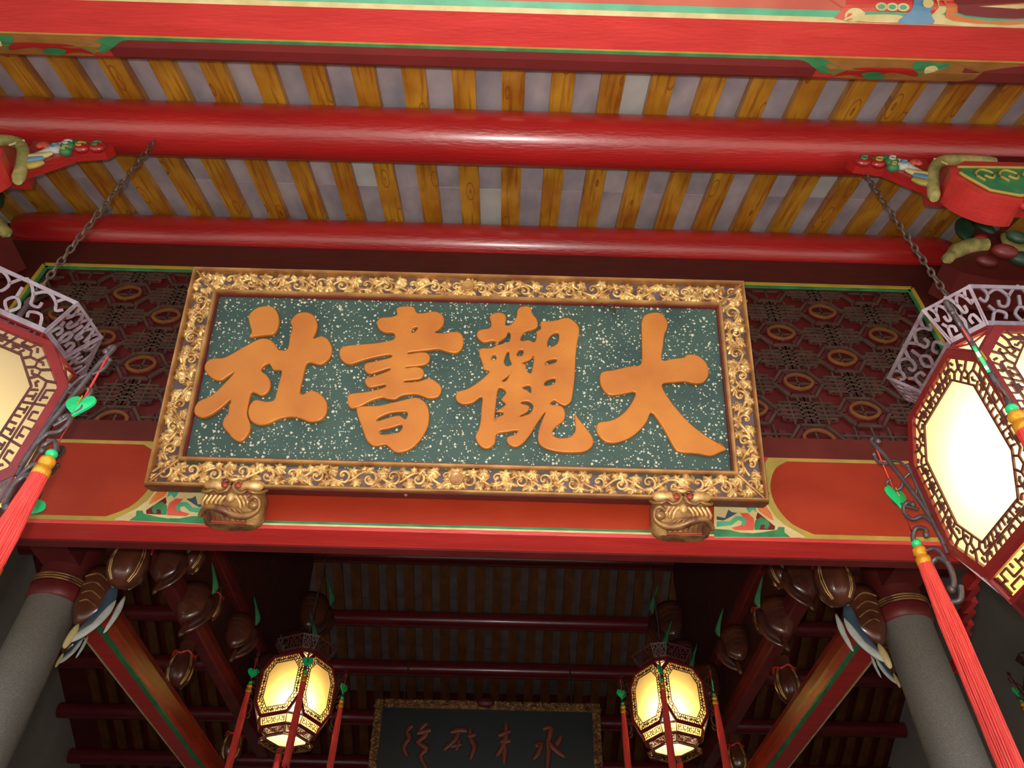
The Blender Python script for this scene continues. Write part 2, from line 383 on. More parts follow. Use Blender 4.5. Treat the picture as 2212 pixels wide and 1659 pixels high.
# rear lower flank: plum panel framed by a yellow and a green line
back = [(1.142, 2.9515), (1.178, 2.962), (1.215, 2.990), (1.238, 3.04)]
strip_on([(1.133, 2.950), (1.140, 2.951)], -5.95, 5.55, olive, 'painted_line', FB, fb)
strip_on([(1.140, 2.951), (1.152, 2.953)], -1.55, 1.16, green, 'painted_line', FB, fb)
strip_on([(1.152, 2.953), (1.182, 2.958), (1.228, 2.984), (1.256, 3.035)], -1.56, 1.16, plum, 'painted_panel', FB, fb)
for sx0, sx1 in ((-5.95, -2.1), (1.72, 5.55)):
    strip_on([(1.152, 2.953), (1.182, 2.958), (1.228, 2.984), (1.256, 3.035)], sx0, sx1, plum, 'painted_panel', FB, fb)
def back_pt(x, t):   # t along the rear flank 0..1
    k = [(1.140, 2.951), (1.182, 2.958), (1.228, 2.984)]; u = min(.999, t)*2; i = int(u); u -= i
    return fb(x, k[i][0]*(1-u)+k[i+1][0]*u+.0012, k[i][1]*(1-u)+k[i+1][1]*u-.0022)
def flank_patch(poly, m, lift):
    mb = MB(); poly = [(p.x, max(0, min(1, p.y))) for p in smooth_pts([V3((*p, 0)) for p in poly], 3, True)]; mb.add([back_pt(x, t)+V3((0, lift*.6, -lift)) for x, t in poly], [tuple(range(len(poly)))]); return obj('painted_scroll', mb, m, FB)
for sgn in (-1, 1):
    q = (lambda x: x) if sgn > 0 else (lambda x: 2*XC-.06-x)
    flank_patch([(q(1.08), .0), (q(1.16), .1), (q(1.20), .5), (q(1.24), .9), (q(1.30), 1), (q(1.74), 1), (q(1.80), .4), (q(1.9), 0)], mat('dull_ochre_paint', (.34, .15, .035), (.25, .10, .02), .5, 10.), .0008)
    flank_patch([(q(1.02), .0), (q(1.10), .16), (q(1.15), .5), (q(1.20), .8), (q(1.26), .55), (q(1.2), .2), (q(1.16), .0)], green, .0014)
    flank_patch([(q(1.24), .9), (q(1.30), .45), (q(1.40), .38), (q(1.52), .4), (q(1.56), .8), (q(1.45), .6), (q(1.38), .95), (q(1.3), .8)], red, .0016)
    flank_patch([(q(1.52), .05), (q(1.66), .12), (q(1.62), .45), (q(1.56), .75), (q(1.53), .4)], green, .0016)
    flank_patch([(q(1.34), .7), (q(1.40), .6), (q(1.44), .9), (q(1.38), 1.)], green, .002)
    flank_patch([(q(1.57), .3), (q(1.60), .2), (q(1.62), .4), (q(1.58), .6)], cream, .0022)
# front flank: cream and green border with pink panel and scrolls
fr = [(1.013, 2.950), (1.006, 2.9503)]
strip_on([(.996, 2.9545), (1.013, 2.950)], -5.95, 5.55, cream, 'painted_line', FB, fb, .0015)
strip_on([(.975, 2.962), (.996, 2.9545)], -5.95, 5.55, teal, 'painted_line', FB, fb, .0015)
strip_on([(.925, 3.10), (.925, 3.04), (.945, 2.99), (.975, 2.962)], -1.5, 1.2, mat('salmon_panel', (.62, .16, .10), (.52, .10, .07), .45, 4.), 'painted_panel', FB, fb, .0012)
def front_pt(x, t):
    k = [(1.012, 2.9503), (.975, 2.962), (.945, 2.99), (.925, 3.04)]; u = min(.999, t)*3; i = int(u); u -= i
    return fb(x, k[i][0]*(1-u)+k[i+1][0]*u-.0012, k[i][1]*(1-u)+k[i+1][1]*u-.0025)
def front_patch(poly, m, lift):
    mb = MB(); poly = [(p.x, max(0, min(1, p.y))) for p in smooth_pts([V3((*p, 0)) for p in poly], 3, True)]; mb.add([front_pt(x, t)+V3((0, -lift*.5, -lift)) for x, t in poly], [tuple(range(len(poly)))]); return obj('painted_scroll', mb, m, FB)
for sgn in (-1, 1):
    q = (lambda x: x) if sgn > 0 else (lambda x: 2*XC-.06-x)
    front_patch([(q(1.22), .02), (q(1.9), .02), (q(1.9), .98), (q(1.15), .98), (q(1.19), .4)], pink, .0012)
    front_patch([(q(1.20), .06)]+[(q(1.235+.035*math.cos(a)), .22+.2*math.sin(a)) for a in [k*PI/5 for k in range(10)]], cream, .0020)
    front_patch([(q(1.24), .05), (q(1.42), .05), (q(1.40), .25), (q(1.26), .22)], cream, .0018)
    for cxx in (1.33, 1.37, 1.41): front_patch([(q(cxx+.022*math.cos(a)), .48+.12*math.sin(a)) for a in [k*PI/5 for k in range(10)]], cream, .0022); front_patch([(q(cxx+.013*math.cos(a)), .48+.07*math.sin(a)) for a in [k*PI/5 for k in range(10)]], teal, .003)
    front_patch([(q(1.40), .03), (q(1.53), .03), (q(1.51), .35), (q(1.52), .7), (q(1.46), .85), (q(1.44), .4)], skyb, .0030)
    front_patch([(q(1.50+.02*math.cos(a)), .62+.14*math.sin(a)) for a in [k*PI/5 for k in range(10)]], cream, .0036)
    front_patch([(q(1.53), .03), (q(1.9), .03), (q(1.9), .98), (q(1.56), .98), (q(1.54), .5)], cream, .0018)
    front_patch([(q(1.60), .14), (q(1.9), .14), (q(1.9), .98), (q(1.58), .98), (q(1.57), .5)], orange, .0024)
    front_patch([(q(1.64), .3), (q(1.9), .3), (q(1.9), .98), (q(1.61), .98), (q(1.61), .6)], plum, .0030)

# ------------------------------------------------------------------ main beam carrying the plaque
MBm = empty('main_beam', loc=(XC, 2.58, 1.692+CZ))
tag(MBm, 'wide red beam with vermilion painted panels under the big plaque', 'beam')
YB = 2.50
def mbl(x, y, v): return V3((x-XC, y-2.58, v-1.692))
pr = [(YB, 1.700), (YB+.008, 1.692), (YB+.118, 1.692), (YB+.165, 1.715), (YB+.165, 2.112), (YB, 2.112)]
obj('beam_body', xs_loft(MB(), pr, -5.95, 5.55, mbl), redp, MBm)
obj('beam_rear_lip', MB().add([mbl(x, YB+.121+.001*k, 1.6905+k*.0) for x in (-5.95, 5.55) for k in (0, 1)], []).box(-5.95-XC, 5.55-XC, .041, .085, -.006, .05), dred, MBm)
LY = YB-.0012
def face_px(pts, y=LY): return [on_y(px, py, y) for px, py in pts]
def loc_m(p): return V3((p.x-XC, p.y-2.58, p.z-1.692-CZ))
def paint(pts, m, name, lift, par=MBm, mirror=True, only=None):
    out = []
    for mir in ((False, True) if mirror else (False,)):
        q = [mirx(p) if mir else V3(p) for p in pts]
        if mir: q = q[::-1]
        mb = MB().prism([loc_m(V3((p.x, YB, p.z))) for p in q], V3((0, .0005, 0)), V3((0, -lift, 0))); out.append(obj(name, mb, m, par))
    return out
# central vermilion field with lines beneath
def rect(x0, x1, z0, z1): return [V3((x0, 0, z0)), V3((x1, 0, z0)), V3((x1, 0, z1)), V3((x0, 0, z1))]
zb = CZ
paint(rect(-1.32, .99, 1.705+zb, 2.105+zb), verm, 'painted_panel', .0010, mirror=False)
paint(rect(-1.30, .97, 1.703+zb, 1.711+zb), cream, 'painted_line', .0016, mirror=False)
paint(rect(-1.30, .97, 1.711+zb, 1.722+zb), green, 'painted_line', .0016, mirror=False)
z5 = lambda pts: [(1600+x/2.513, 540+y/2.513) for x, y in pts]
cap_out = face_px(z5([(150, 1132), (118, 1180), (108, 1260), (125, 1350), (160, 1420), (240, 1510), (330, 1572)]))
cap_in = face_px(z5([(250, 1150), (195, 1180), (168, 1235), (163, 1310), (200, 1400), (280, 1488), (400, 1548)]))
ZT, ZBm = 2.108+zb, 1.703+zb
co = smooth_pts([V3((p.x, 0, min(max(p.z, ZBm), ZT))) for p in cap_out], 3)
co[0].z = ZT; co[-1].z = ZBm
paint(co+[V3((2.42, 0, ZBm)), V3((2.42, 0, ZT))], olive, 'painted_border', .0012)
ci = smooth_pts([V3((p.x, 0, min(max(p.z, ZBm+.02), ZT-.018))) for p in cap_in], 3)
ci[0].z = ZT-.018; ci[-1].z = ZBm+.02
paint(ci+[V3((2.40, 0, ZBm+.02)), V3((2.40, 0, ZT-.018))], verm, 'painted_panel', .0020)
z6 = lambda pts: [V3((p.x, 0, p.z)) for p in face_px([(1340+x/5.53, 1000+y/5.53) for x, y in pts])]
paint(z6([(1120, 480), (1640, 380), (1760, 500), (1850, 640), (1960, 740), (2190, 870), (2212, 893), (1120, 888)]), cream, 'painted_scroll', .0014)
paint(z6([(1120, 790), (1300, 800), (1500, 850), (1700, 830), (1870, 800), (1890, 765), (1960, 770), (1960, 830), (2030, 888), (1120, 884)]), green, 'painted_scroll', .0022)
paint(z6([(1640, 590), (1850, 760), (1840, 800), (1600, 800), (1640, 720), (1620, 650)]), maroon, 'painted_scroll', .0022)
paint(z6([(1610, 690), (1680, 650), (1760, 690), (1785, 740), (1760, 790), (1715, 785), (1730, 740), (1680, 740), (1660, 800), (1600, 800)]), green, 'painted_scroll', .0030)
paint(z6([(1430, 600), (1520, 600), (1590, 660), (1605, 740), (1590, 805), (1370, 805), (1330, 775), (1430, 750), (1500, 690)]), pink, 'painted_scroll', .0022)
paint(z6([(1150, 700), (1300, 700), (1380, 640), (1460, 640), (1510, 700), (1480, 750), (1445, 740), (1455, 700), (1410, 685), (1330, 745), (1150, 765)]), teal, 'painted_scroll', .0030)
paint(z6([(1150, 640), (1250, 660), (1290, 560), (1330, 590), (1395, 600), (1300, 655), (1230, 690), (1150, 680)]), blue, 'painted_scroll', .0030)
paint(z6([(1480, 480), (1610, 470), (1625, 590), (1580, 560), (1540, 600), (1510, 560)]), teal, 'painted_scroll', .0026)
paint(z6([(1620, 480), (1700, 460), (1800, 600), (1830, 690), (1740, 640), (1650, 570)]), orange, 'painted_scroll', .0026)
# moulding and dark rails between beam and lattice
o = obj('lower_rail', MB().box(-5.95, 5.55, YB+.02, YB+.165, 2.113+zb, 2.242+zb), mat('rail_paint', (.16, .022, .013), (.11, .016, .01), .45, 5.))
tag(o, 'dark red rail between the painted beam and the lattice panel', 'rail')

# ------------------------------------------------------------------ lattice panel
YL = 2.56
LX0, LX1, LZ0, LZ1 = -2.535, 2.205, 2.243, 3.375
LP = empty('lattice_panel', loc=((LX0+LX1)/2, YL, LZ0+CZ))
tag(LP, 'dark carved lattice panel with orange oval rings behind the big plaque', 'panel')
lx = (LX0+LX1)/2
def lp(x, v, d=0.): return V3((x-lx, d, v-LZ0))
obj('backing', MB().box(LX0-lx, LX1-lx, .022, .03, 0, LZ1-LZ0), dred, LP)
mid = MB()   # second fret layer in maroon, deeper
fret = MB()
NY = V3((0, 1, 0))
def seg(mb, a, b, w_, d, th): mb.ribbon([lp(*a, d), lp(*b, d)], NY, w_, th)
fretm = mat('olive_brown_fret', (.105, .062, .040), (.065, .036, .026), .5, 14.)
fretr = mat('maroon_fret', (.15, .022, .022), (.08, .014, .018), .5, 14.)
ring_me = MB().ribbon([V3((.066*math.cos(a), 0, .050*math.sin(a)*(1-.12*abs(math.cos(a))))) for a in [k*2*PI/20 for k in range(20)]], NY, .015, .009, True).mesh('oval_ring', mat('orange_ring_paint', (.27, .095, .025), (.17, .055, .018), .45, 10.))
PXp, PZp = .525, .36
def clip(mb, a, b, *r):
    (x0, z0), (x1, z1) = a, b
    lo, hi = 0., 1.
    for p, q, mn, mx_ in ((x0, x1, LX0, LX1), (z0, z1, LZ0, LZ1)):
        d = q-p
        if abs(d) < 1e-9:
            if p < mn or p > mx_: return
        else:
            t0, t1 = (mn-p)/d, (mx_-p)/d
            if t0 > t1: t0, t1 = t1, t0
            lo, hi = max(lo, t0), min(hi, t1)
    if lo < hi-1e-3: seg(mb, (x0+(x1-x0)*lo, z0+(z1-z0)*lo), (x0+(x1-x0)*hi, z0+(z1-z0)*hi), *r)
for row in range(0, 8):
    cz = 2.27+row*.18
    for k in range(-9, 5):
        cx = 1.40+k*PXp+(PXp/2 if row % 2 else 0)
        if cx < LX0-.2 or cx > LX1+.2: continue
        if LX0+.05 < cx < LX1-.05 and LZ0+.02 < cz < LZ1-.03:
            o = obj('oval_ring', ring_me, None, LP); o.location = lp(cx, cz, -.012)
        hx, hz = .122, .088
        for s_, (w_, d_, m_) in ((1., (.014, 0., fret)), (.80, (.018, .010, mid))):
            hexp = [(cx-hx*s_, cz), (cx-hx*.5*s_, cz+hz*s_), (cx+hx*.5*s_, cz+hz*s_), (cx+hx*s_, cz), (cx+hx*.5*s_, cz-hz*s_), (cx-hx*.5*s_, cz-hz*s_)]
            for a, b in zip(hexp, hexp[1:]+hexp[:1]): clip(m_, a, b, w_, d_, .010)
        clip(fret, (cx, cz-.05), (cx, cz+.05), .008, .002, .009); clip(fret, (cx-.066, cz), (cx+.066, cz), .008, .002, .009)
        for dx in (-.03, .03): clip(fret, (cx+dx, cz+hz), (cx+dx, cz+PZp-hz), .011, .0, .009)
        clip(fret, (cx, cz+hz), (cx, cz+PZp-hz), .011, .001, .009)
        for dz in (-.028, .0, .028): clip(fret, (cx+hx*.93, cz+dz), (cx+PXp-hx*.93, cz+dz), .010, .0, .009)
        for dz in (.130, .230): clip(mid, (cx-.11, cz+dz), (cx+.11, cz+dz), .026, .008, .009); clip(fret, (cx-.13, cz+dz), (cx+.13, cz+dz), .009, .0, .009)
        for dx in (.185, .2625, .34): clip(fret, (cx+dx, cz-.085), (cx+dx, cz+.085), .009, .001, .009)
        for dx in (.15, .215, .31, .375): clip(mid, (cx+dx, cz-.06), (cx+dx, cz+.06), .030, .008, .009)
obj('fretwork', fret, fretm, LP, kind='stuff'); obj('inner_fretwork', mid, fretr, LP, kind='stuff')
bd = MB(); bd2 = MB()
for (a, b) in (((LX0, LZ1), (LX1, LZ1)), ((LX0, LZ0), (LX0, LZ1)), ((LX1, LZ0), (LX1, LZ1))):
    seg(bd, a, b, .020, -.026, .012)
    s_ = V3((lx-a[0], 0, 0)).normalized().x if a[0] == b[0] else 0
    k = .017
    a2, b2 = ((a[0]+s_*k, a[1]), (b[0]+s_*k, b[1])) if a[0] == b[0] else ((a[0], a[1]-k), (b[0], b[1]-k))
    seg(bd2, a2, b2, .016, -.022, .010)
obj('yellow_border', bd, mat('yellow_line_paint', (.60, .42, .05), (.50, .33, .04), .5, 8.), LP); obj('green_border', bd2, green, LP)
fbm = mat('brown_red_board', (.105, .014, .010), (.075, .010, .008), .45, 6., (1, 1, 6))
fr_ = MB(); fr_.box(LX0-.8-lx, LX1+.8-lx, -.02, .04, LZ1-LZ0, 3.605-LZ0)
obj('head_board', fr_, fbm, LP)
obj('side_board', MB().box(LX0-.8-lx, LX0-lx, -.02, .04, .002, LZ1-LZ0), fbm, LP)
obj('side_board', MB().box(LX1-lx, LX1+.8-lx, -.02, .04, .002, LZ1-LZ0), fbm, LP)

# ------------------------------------------------------------------ big plaque
PO = V3((-1.386, 2.384, 1.794+CZ)); PU = V3((1, -.008, -.0075)).normalized()
PV = V3((.002, -.362, .932)); PV = (PV-PU*PV.dot(PU)).normalized(); PN = PU.cross(PV)
def frame_M(o, u, v, n):
    M = Matrix.Identity(4)
    for r in range(3): M[r][0] = u[r]; M[r][1] = v[r]; M[r][2] = n[r]; M[r][3] = o[r]
    return M
PMx = frame_M(PO, PU, PV, PN)
PL = empty('plaque', PMx); tag(PL, 'large green speckled plaque with four raised orange characters in gilt frame', 'plaque')
PW, PH, BW = 2.402, .982, .116
pinv = PMx.inverted()
def plq(px, py, n=0.):
    p = on_plane(px, py, PO+PN*n, PN); q = pinv @ p; return (q.x, q.y)
obj('board', MB().box(BW-.02, PW-BW+.02, BW-.02, PH-BW+.02, -.045, -.028), boardm, PL)
obj('frame_backing', MB().box(.004, PW-.004, .004, PH-.004, -.07, -.046), dred, PL)
bk = MB()
for a in ((0.01, PW-.01, .01, BW), (.01, PW-.01, PH-BW, PH-.01), (.01, BW, BW, PH-BW), (PW-BW, PW-.01, BW, PH-BW)): bk.box(*a, -.050, -.030)
obj('carving_ground', bk, mat('mauve_ground', (.16, .11, .12), (.09, .06, .07), .6, 10.), PL)
def rail_ring(d0, d1, n0, n1, m, name):
    for (u0, v0, u1, v1) in ((d0, d0, PW-d0, d0), (PW-d0, d0, PW-d0, PH-d0), (PW-d0, PH-d0, d0, PH-d0), (d0, PH-d0, d0, d0)):
        a = V3((u0, v0, 0)); b = V3((u1, v1, 0)); t = (b-a).normalized(); q = V3((-t.y, t.x, 0)); wd = d1-d0
        mb = MB(); secs = [(0, n0), (0, n1-.006), (wd*.25, n1), (wd*.75, n1), (wd, n1-.006), (wd, n0)]
        mb.loft([[a+t*s_+q*s_+V3((0, 0, n_)) for s_, n_ in secs], [b-t*s_+q*s_+V3((0, 0, n_)) for s_, n_ in secs]])
        obj(name, mb, m, PL)
rail_ring(0, .013, -.075, .012, goldrail, 'outer_rail'); rail_ring(BW-.012, BW+.004, -.035, .004, goldrail, 'inner_rail')
rail_ring(-.004, .0, -.078, -.008, dred, 'outer_edge'); rail_ring(BW+.004, BW+.010, -.035, -.012, maroon, 'inner_edge')
def leaf(mb, c, ang, L, lobes=3, h=.013, z0=0.):
    """a lobed acanthus leaf in a plane (x,y) with a raised rib"""
    pts = []
    nL = 2*lobes+1
    for i in range(4*nL+1):
        t = i/(4*nL); a = -2.3+4.6*t
        r = L*(.42+.28*math.cos(a/1.2)+.17*math.cos(nL*a*1.05))
        pts.append((r*math.cos(a)*1.25-.1*L, r*math.sin(a)*.85))
    ca, sa = math.cos(ang), math.sin(ang)
    P = [V3((c[0]+x*ca-y*sa, c[1]+x*sa+y*ca, z0)) for x, y in pts]
    n = len(P); tip = V3((c[0]+.32*L*ca, c[1]+.32*L*sa, z0+h)); inner = [p.lerp(tip, .5)+V3((0, 0, h*(.75 if i % 4 < 2 else .3))) for i, p in enumerate(P)]
    low = [p-V3((0, 0, .016)) for p in P]
    mb.add(P+inner+[tip], [(i, (i+1) % n, n+(i+1) % n, n+i) for i in range(n)]+[(n+i, n+(i+1) % n, 2*n) for i in range(n)], True)
    mb.add(P+low, [(i, n+i, n+(i+1) % n, (i+1) % n) for i in range(n)])
def curl(mb, c, r0, a0, turns, wd, z0=0., sgn=1, n=18):
    pts = []; rs_ = []
    for i in range(n):
        t = i/(n-1); r = r0*(1-t)**.8+.002; a = a0+sgn*turns*2*PI*t
        pts.append(V3((c[0]+r*math.cos(a), c[1]+r*math.sin(a), z0+.008*t))); rs_.append(wd*(1-.55*t))
    mb.tube(pts, rs_, 6, up=V3((0, 0, 1)), flat=1.3)
    mb.ell((c[0], c[1], z0+.008), wd*1.1, wd*1.1, wd*1.2, n=8, m=5)
def vine(L_, W_, seed, per=.195):
    rn = random.Random(seed); mb = MB(); nP = max(1, round(L_/per)); p = L_/nP; N = nP*14
    f = lambda s_: W_/2+.26*W_*math.sin(2*PI*s_/p)
    mb.tube([V3((L_*i/N, f(L_*i/N), .002+.004*math.sin(i))) for i in range(N+1)], .0058, 6, flat=1.4)
    for i in range(nP*2):
        s_ = p*(i*.5+.25); up_ = 1 if i % 2 == 0 else -1
        cy = W_/2-up_*.06*W_
        curl(mb, (s_+rn.uniform(-.006, .008), cy+rn.uniform(-.004, .004)), .31*W_*rn.uniform(.8, 1.1), PI/2*up_+rn.uniform(-.6, .6), rn.uniform(.9, 1.3), .0072, .004, -up_)
        for (dx, dy, an, sz) in ((-.22*p, -up_*.30*W_, PI*.8*-up_, .044), (.14*p, -up_*.34*W_, -up_*PI*.2, .046), (.02*p, up_*.39*W_, rn.uniform(0, PI), .038),
                                 (.27*p, up_*.16*W_, up_*PI*.3, .040), (-.12*p, up_*.28*W_, up_*PI*.7, .034), (.23*p, -up_*.02*W_, rn.uniform(0, 6), .022)):
            y = min(max(W_/2+dy, sz*.5), W_-sz*.5); leaf(mb, (s_+dx+rn.uniform(-.008, .008), y), an+rn.uniform(-.8, .8), sz*rn.uniform(.75, 1.15), rn.choice((2, 3)), .012, rn.uniform(-.006, .006))
    return mb
def place_mb(mb, M):
    mb.v = [tuple(M @ V3(p)) for p in mb.v]; return mb
i0, wS = .014, BW-.028
zc = Matrix.Translation((0, 0, -.020))
obj('carved_vine', place_mb(vine(PW-2*i0, wS, 1), Matrix.Translation((i0, i0+.001, 0)) @ zc), gold, PL)
obj('carved_vine', place_mb(vine(PW-2*i0, wS, 2), Matrix.Translation((i0, PH-BW+.012, 0)) @ zc), gold, PL)
obj('carved_vine', place_mb(vine(PH-2*BW+.02, wS, 3), Matrix.Translation((BW-.012, BW-.01, 0)) @ Matrix.Rotation(PI/2, 4, 'Z') @ zc), gold, PL)
obj('carved_vine', place_mb(vine(PH-2*BW+.02, wS, 4), Matrix.Translation((PW-i0, BW-.01, 0)) @ Matrix.Rotation(PI/2, 4, 'Z') @ zc), gold, PL)
for cu_, cv_ in ((1.2, .058), (1.2, PH-.058)):
    obj('round_boss', place_mb(MB().lathe([(.022, 0), (.027, .012), (.024, .020), (.021, .017), (.001, .020)], 20), Matrix.Translation((cu_, cv_, -.01))), goldrail, PL)
    p_ = MB()
    for k in range(8): leaf(p_, (cu_+.033*math.cos(k*PI/4), cv_+.033*math.sin(k*PI/4)), k*PI/4, .022, 2, .01, -.015)
    obj('boss_petals', p_, gold, PL)
for ou, ov, sx, sy in ((0, 0, 1, 1), (PW, 0, -1, 1), (0, PH, 1, -1), (PW, PH, -1, -1)):
    mt = MB(); mt.tube([V3((ou+sx*.012, ov+sy*.012, -.004)), V3((ou+sx*BW*.97, ov+sy*BW*.97, -.006))], .006, 6); obj('mitre_rib', mt, goldrail, PL)
hk = [plq(px, py, .0) for px, py in ((1300, 652), (1306, 662), (1318, 656), (1328, 662), (1330, 674))]
obj('small_hook', MB().tube(smooth_pts([V3((u, v, -.012)) for u, v in hk], 3), .0045, 6), bark, PL)
# characters, traced outlines laid on the board
A5 = lambda pts: [plq(380+x/3.318, 560+y/3.318, -.012) for x, y in pts]
A6 = lambda pts: [plq(960+x/3.072, 580+y/3.072, -.012) for x, y in pts]
she_dot = [(525,400),(590,345),(690,340),(735,400),(735,480),(700,535),(640,545),(560,555),(535,560),(528,548),(545,520),(530,470)]
she = [(830,430),(870,390),(935,380),(990,405),(1015,470),(1000,530),(985,570),(1040,552),(1090,575),(1120,640),(1100,710),(1040,755),(985,745),(940,745),(915,830),(890,965),(940,955),(975,940),(1040,970),(1083,1030),(1075,1110),(1030,1155),(960,1165),(900,1145),(830,1130),(740,1145),(660,1180),(590,1187),(535,1155),(518,1090),(540,1030),(580,1008),(640,1020),(700,1012),(720,960),(740,880),(758,800),(700,795),(670,750),(630,765),(612,800),(650,830),(678,880),(665,945),(615,978),(570,960),(540,958),(522,1030),(510,1110),(535,1190),(520,1250),(470,1305),(420,1295),(370,1240),(335,1195),(345,1140),(370,1115),(380,1060),(395,1005),(330,1060),(260,1110),(190,1137),(135,1110),(140,1050),(180,1010),(250,980),(330,910),(425,808),(370,840),(320,870),(260,855),(205,790),(225,730),(280,710),(350,705),(470,640),(600,572),(680,580),(725,630),(740,650),(800,645),(815,560),(835,490),(820,455)]
shu = [(1585,400),(1580,360),(1610,340),(1700,342),(1728,385),(1780,385),(1860,375),(1915,405),(1920,460),(1890,500),(1855,525),(1930,530),(1980,520),(2040,530),(2062,580),(2050,640),(2010,672),(1950,665),(1880,645),(1790,655),(1670,668),(1668,680),(1740,668),(1800,672),(1822,708),(1800,748),(1740,765),(1652,772),(1652,780),(1720,772),(1765,785),(1778,820),(1750,858),(1640,872),(1640,882),(1730,878),(1820,855),(1880,890),(1905,930),(1880,985),(1810,997),(1750,975),(1700,968),(1620,978),(1570,1005),(1510,1000),(1480,992),(1400,1015),(1310,1060),(1250,1065),(1230,1020),(1235,975),(1280,960),(1370,950),(1440,935),(1500,915),(1500,900),(1440,912),(1385,920),(1355,885),(1365,852),(1420,838),(1530,797),(1528,783),(1440,810),(1385,822),(1350,790),(1360,748),(1430,732),(1540,705),(1538,685),(1450,698),(1340,725),(1250,753),(1200,735),(1172,690),(1180,640),(1230,620),(1330,610),(1440,600),(1560,575),(1560,530),(1500,525),(1455,500),(1440,450),(1470,420),(1530,415)]
shu_h = [(1690,527),(1700,495),(1735,488),(1715,518)]
shu_b = [(1300,1062),(1370,1052),(1450,1050),(1560,1026),(1650,1005),(1720,992),(1780,1020),(1812,1080),(1810,1180),(1770,1270),(1710,1340),(1650,1375),(1580,1385),(1530,1350),(1500,1330),(1420,1340),(1370,1300),(1345,1240),(1320,1170),(1300,1110)]
shu_b1 = [(1438,1162),(1458,1135),(1530,1105),(1600,1095),(1660,1098),(1645,1148),(1600,1120),(1520,1138)]
shu_b2 = [(1460,1228),(1530,1213),(1622,1187),(1605,1235),(1560,1247),(1475,1256)]
gn = [(300,320),(340,294),(395,300),(410,330),(405,375),(440,372),(478,320),(485,275),(520,252),(570,258),(585,300),(615,340),(618,385),(590,405),(530,425),(505,480),(560,475),(598,490),(612,440),(610,420),(640,400),(638,355),(680,350),(740,345),(790,330),(840,335),(895,395),(880,500),(870,600),(865,720),(850,840),(838,885),(800,910),(760,895),(725,875),(700,905),(730,905),(780,915),(802,960),(790,1010),(740,1050),(715,1090),(740,1120),(800,1125),(850,1105),(870,1060),(862,960),(885,990),(910,1020),(940,1060),(985,1125),(980,1180),(930,1215),(840,1222),(750,1215),(660,1190),(620,1140),(630,1060),(655,990),(675,945),(620,1020),(570,1100),(520,1160),(470,1185),(420,1160),(418,1120),(470,1100),(485,1075),(420,1085),(345,1100),(335,1160),(290,1195),(240,1180),(205,1120),(225,1070),(240,1010),(245,930),(250,850),(190,890),(120,900),(78,870),(85,820),(150,800),(230,750),(300,685),(262,670),(255,640),(230,560),(245,530),(310,528),(352,500),(320,480),(260,490),(215,450),(230,410),(300,395),(310,360)]
gn_h = [[(685,520),(700,450),(758,428),(748,500)],[(670,640),(685,612),(745,602),(733,625)],[(665,778),(675,747),(735,730),(725,765)],[(312,592),(332,572),(345,598),(322,612)],
        [(425,545),(432,600),(446,636),(412,648),(396,612)],[(482,562),(500,542),(525,545),(515,578),(484,580)],[(575,600),(594,575),(588,640),(572,698),(545,670),(540,640),(515,628),(550,614)],
        [(360,792),(410,822),(378,870),(408,902),(352,945),(398,962),(347,990),(332,1015),(342,900)],[(515,792),(568,778),(574,828),(550,808)],[(500,892),(550,882),(584,902),(586,930),(560,966),(490,984),(552,950),(560,912)],
        [(380,748),(438,702),(448,672),(412,742)],[(350,505),(415,460),(425,430),(432,440),(428,480),(398,492)]]
da = [(1310,350),(1330,310),(1390,292),(1440,300),(1478,350),(1478,395),(1460,440),(1450,520),(1443,608),(1510,600),(1590,590),(1610,572),(1680,578),(1740,630),(1753,700),(1720,755),(1660,762),(1600,750),(1520,755),(1443,770),(1480,850),(1540,930),(1620,1020),(1720,1100),(1800,1150),(1878,1197),(1840,1215),(1770,1243),(1680,1228),(1560,1218),(1520,1180),(1470,1090),(1420,1010),(1372,955),(1340,1020),(1290,1080),(1220,1130),(1130,1158),(1060,1145),(1012,1085),(1020,1025),(1100,1010),(1170,975),(1230,910),(1270,820),(1180,835),(1090,838),(1040,780),(1032,720),(1050,685),(1120,675),(1220,650),(1303,635),(1310,520),(1308,400)]
for loops, nm in (([A5(she_dot), A5(she)], 'she'), ([A5(shu), A5(shu_h), A5(shu_b), A5(shu_b1), A5(shu_b2)], 'shu'), ([A6(gn)]+[A6(h) for h in gn_h], 'guan'), ([A6(da)], 'da')):
    me = curve_plate(loops, .006, .005, char_m, 'raised_character')
    obj('raised_character', me, None, PL, Matrix.Translation((0, 0, -.019)))

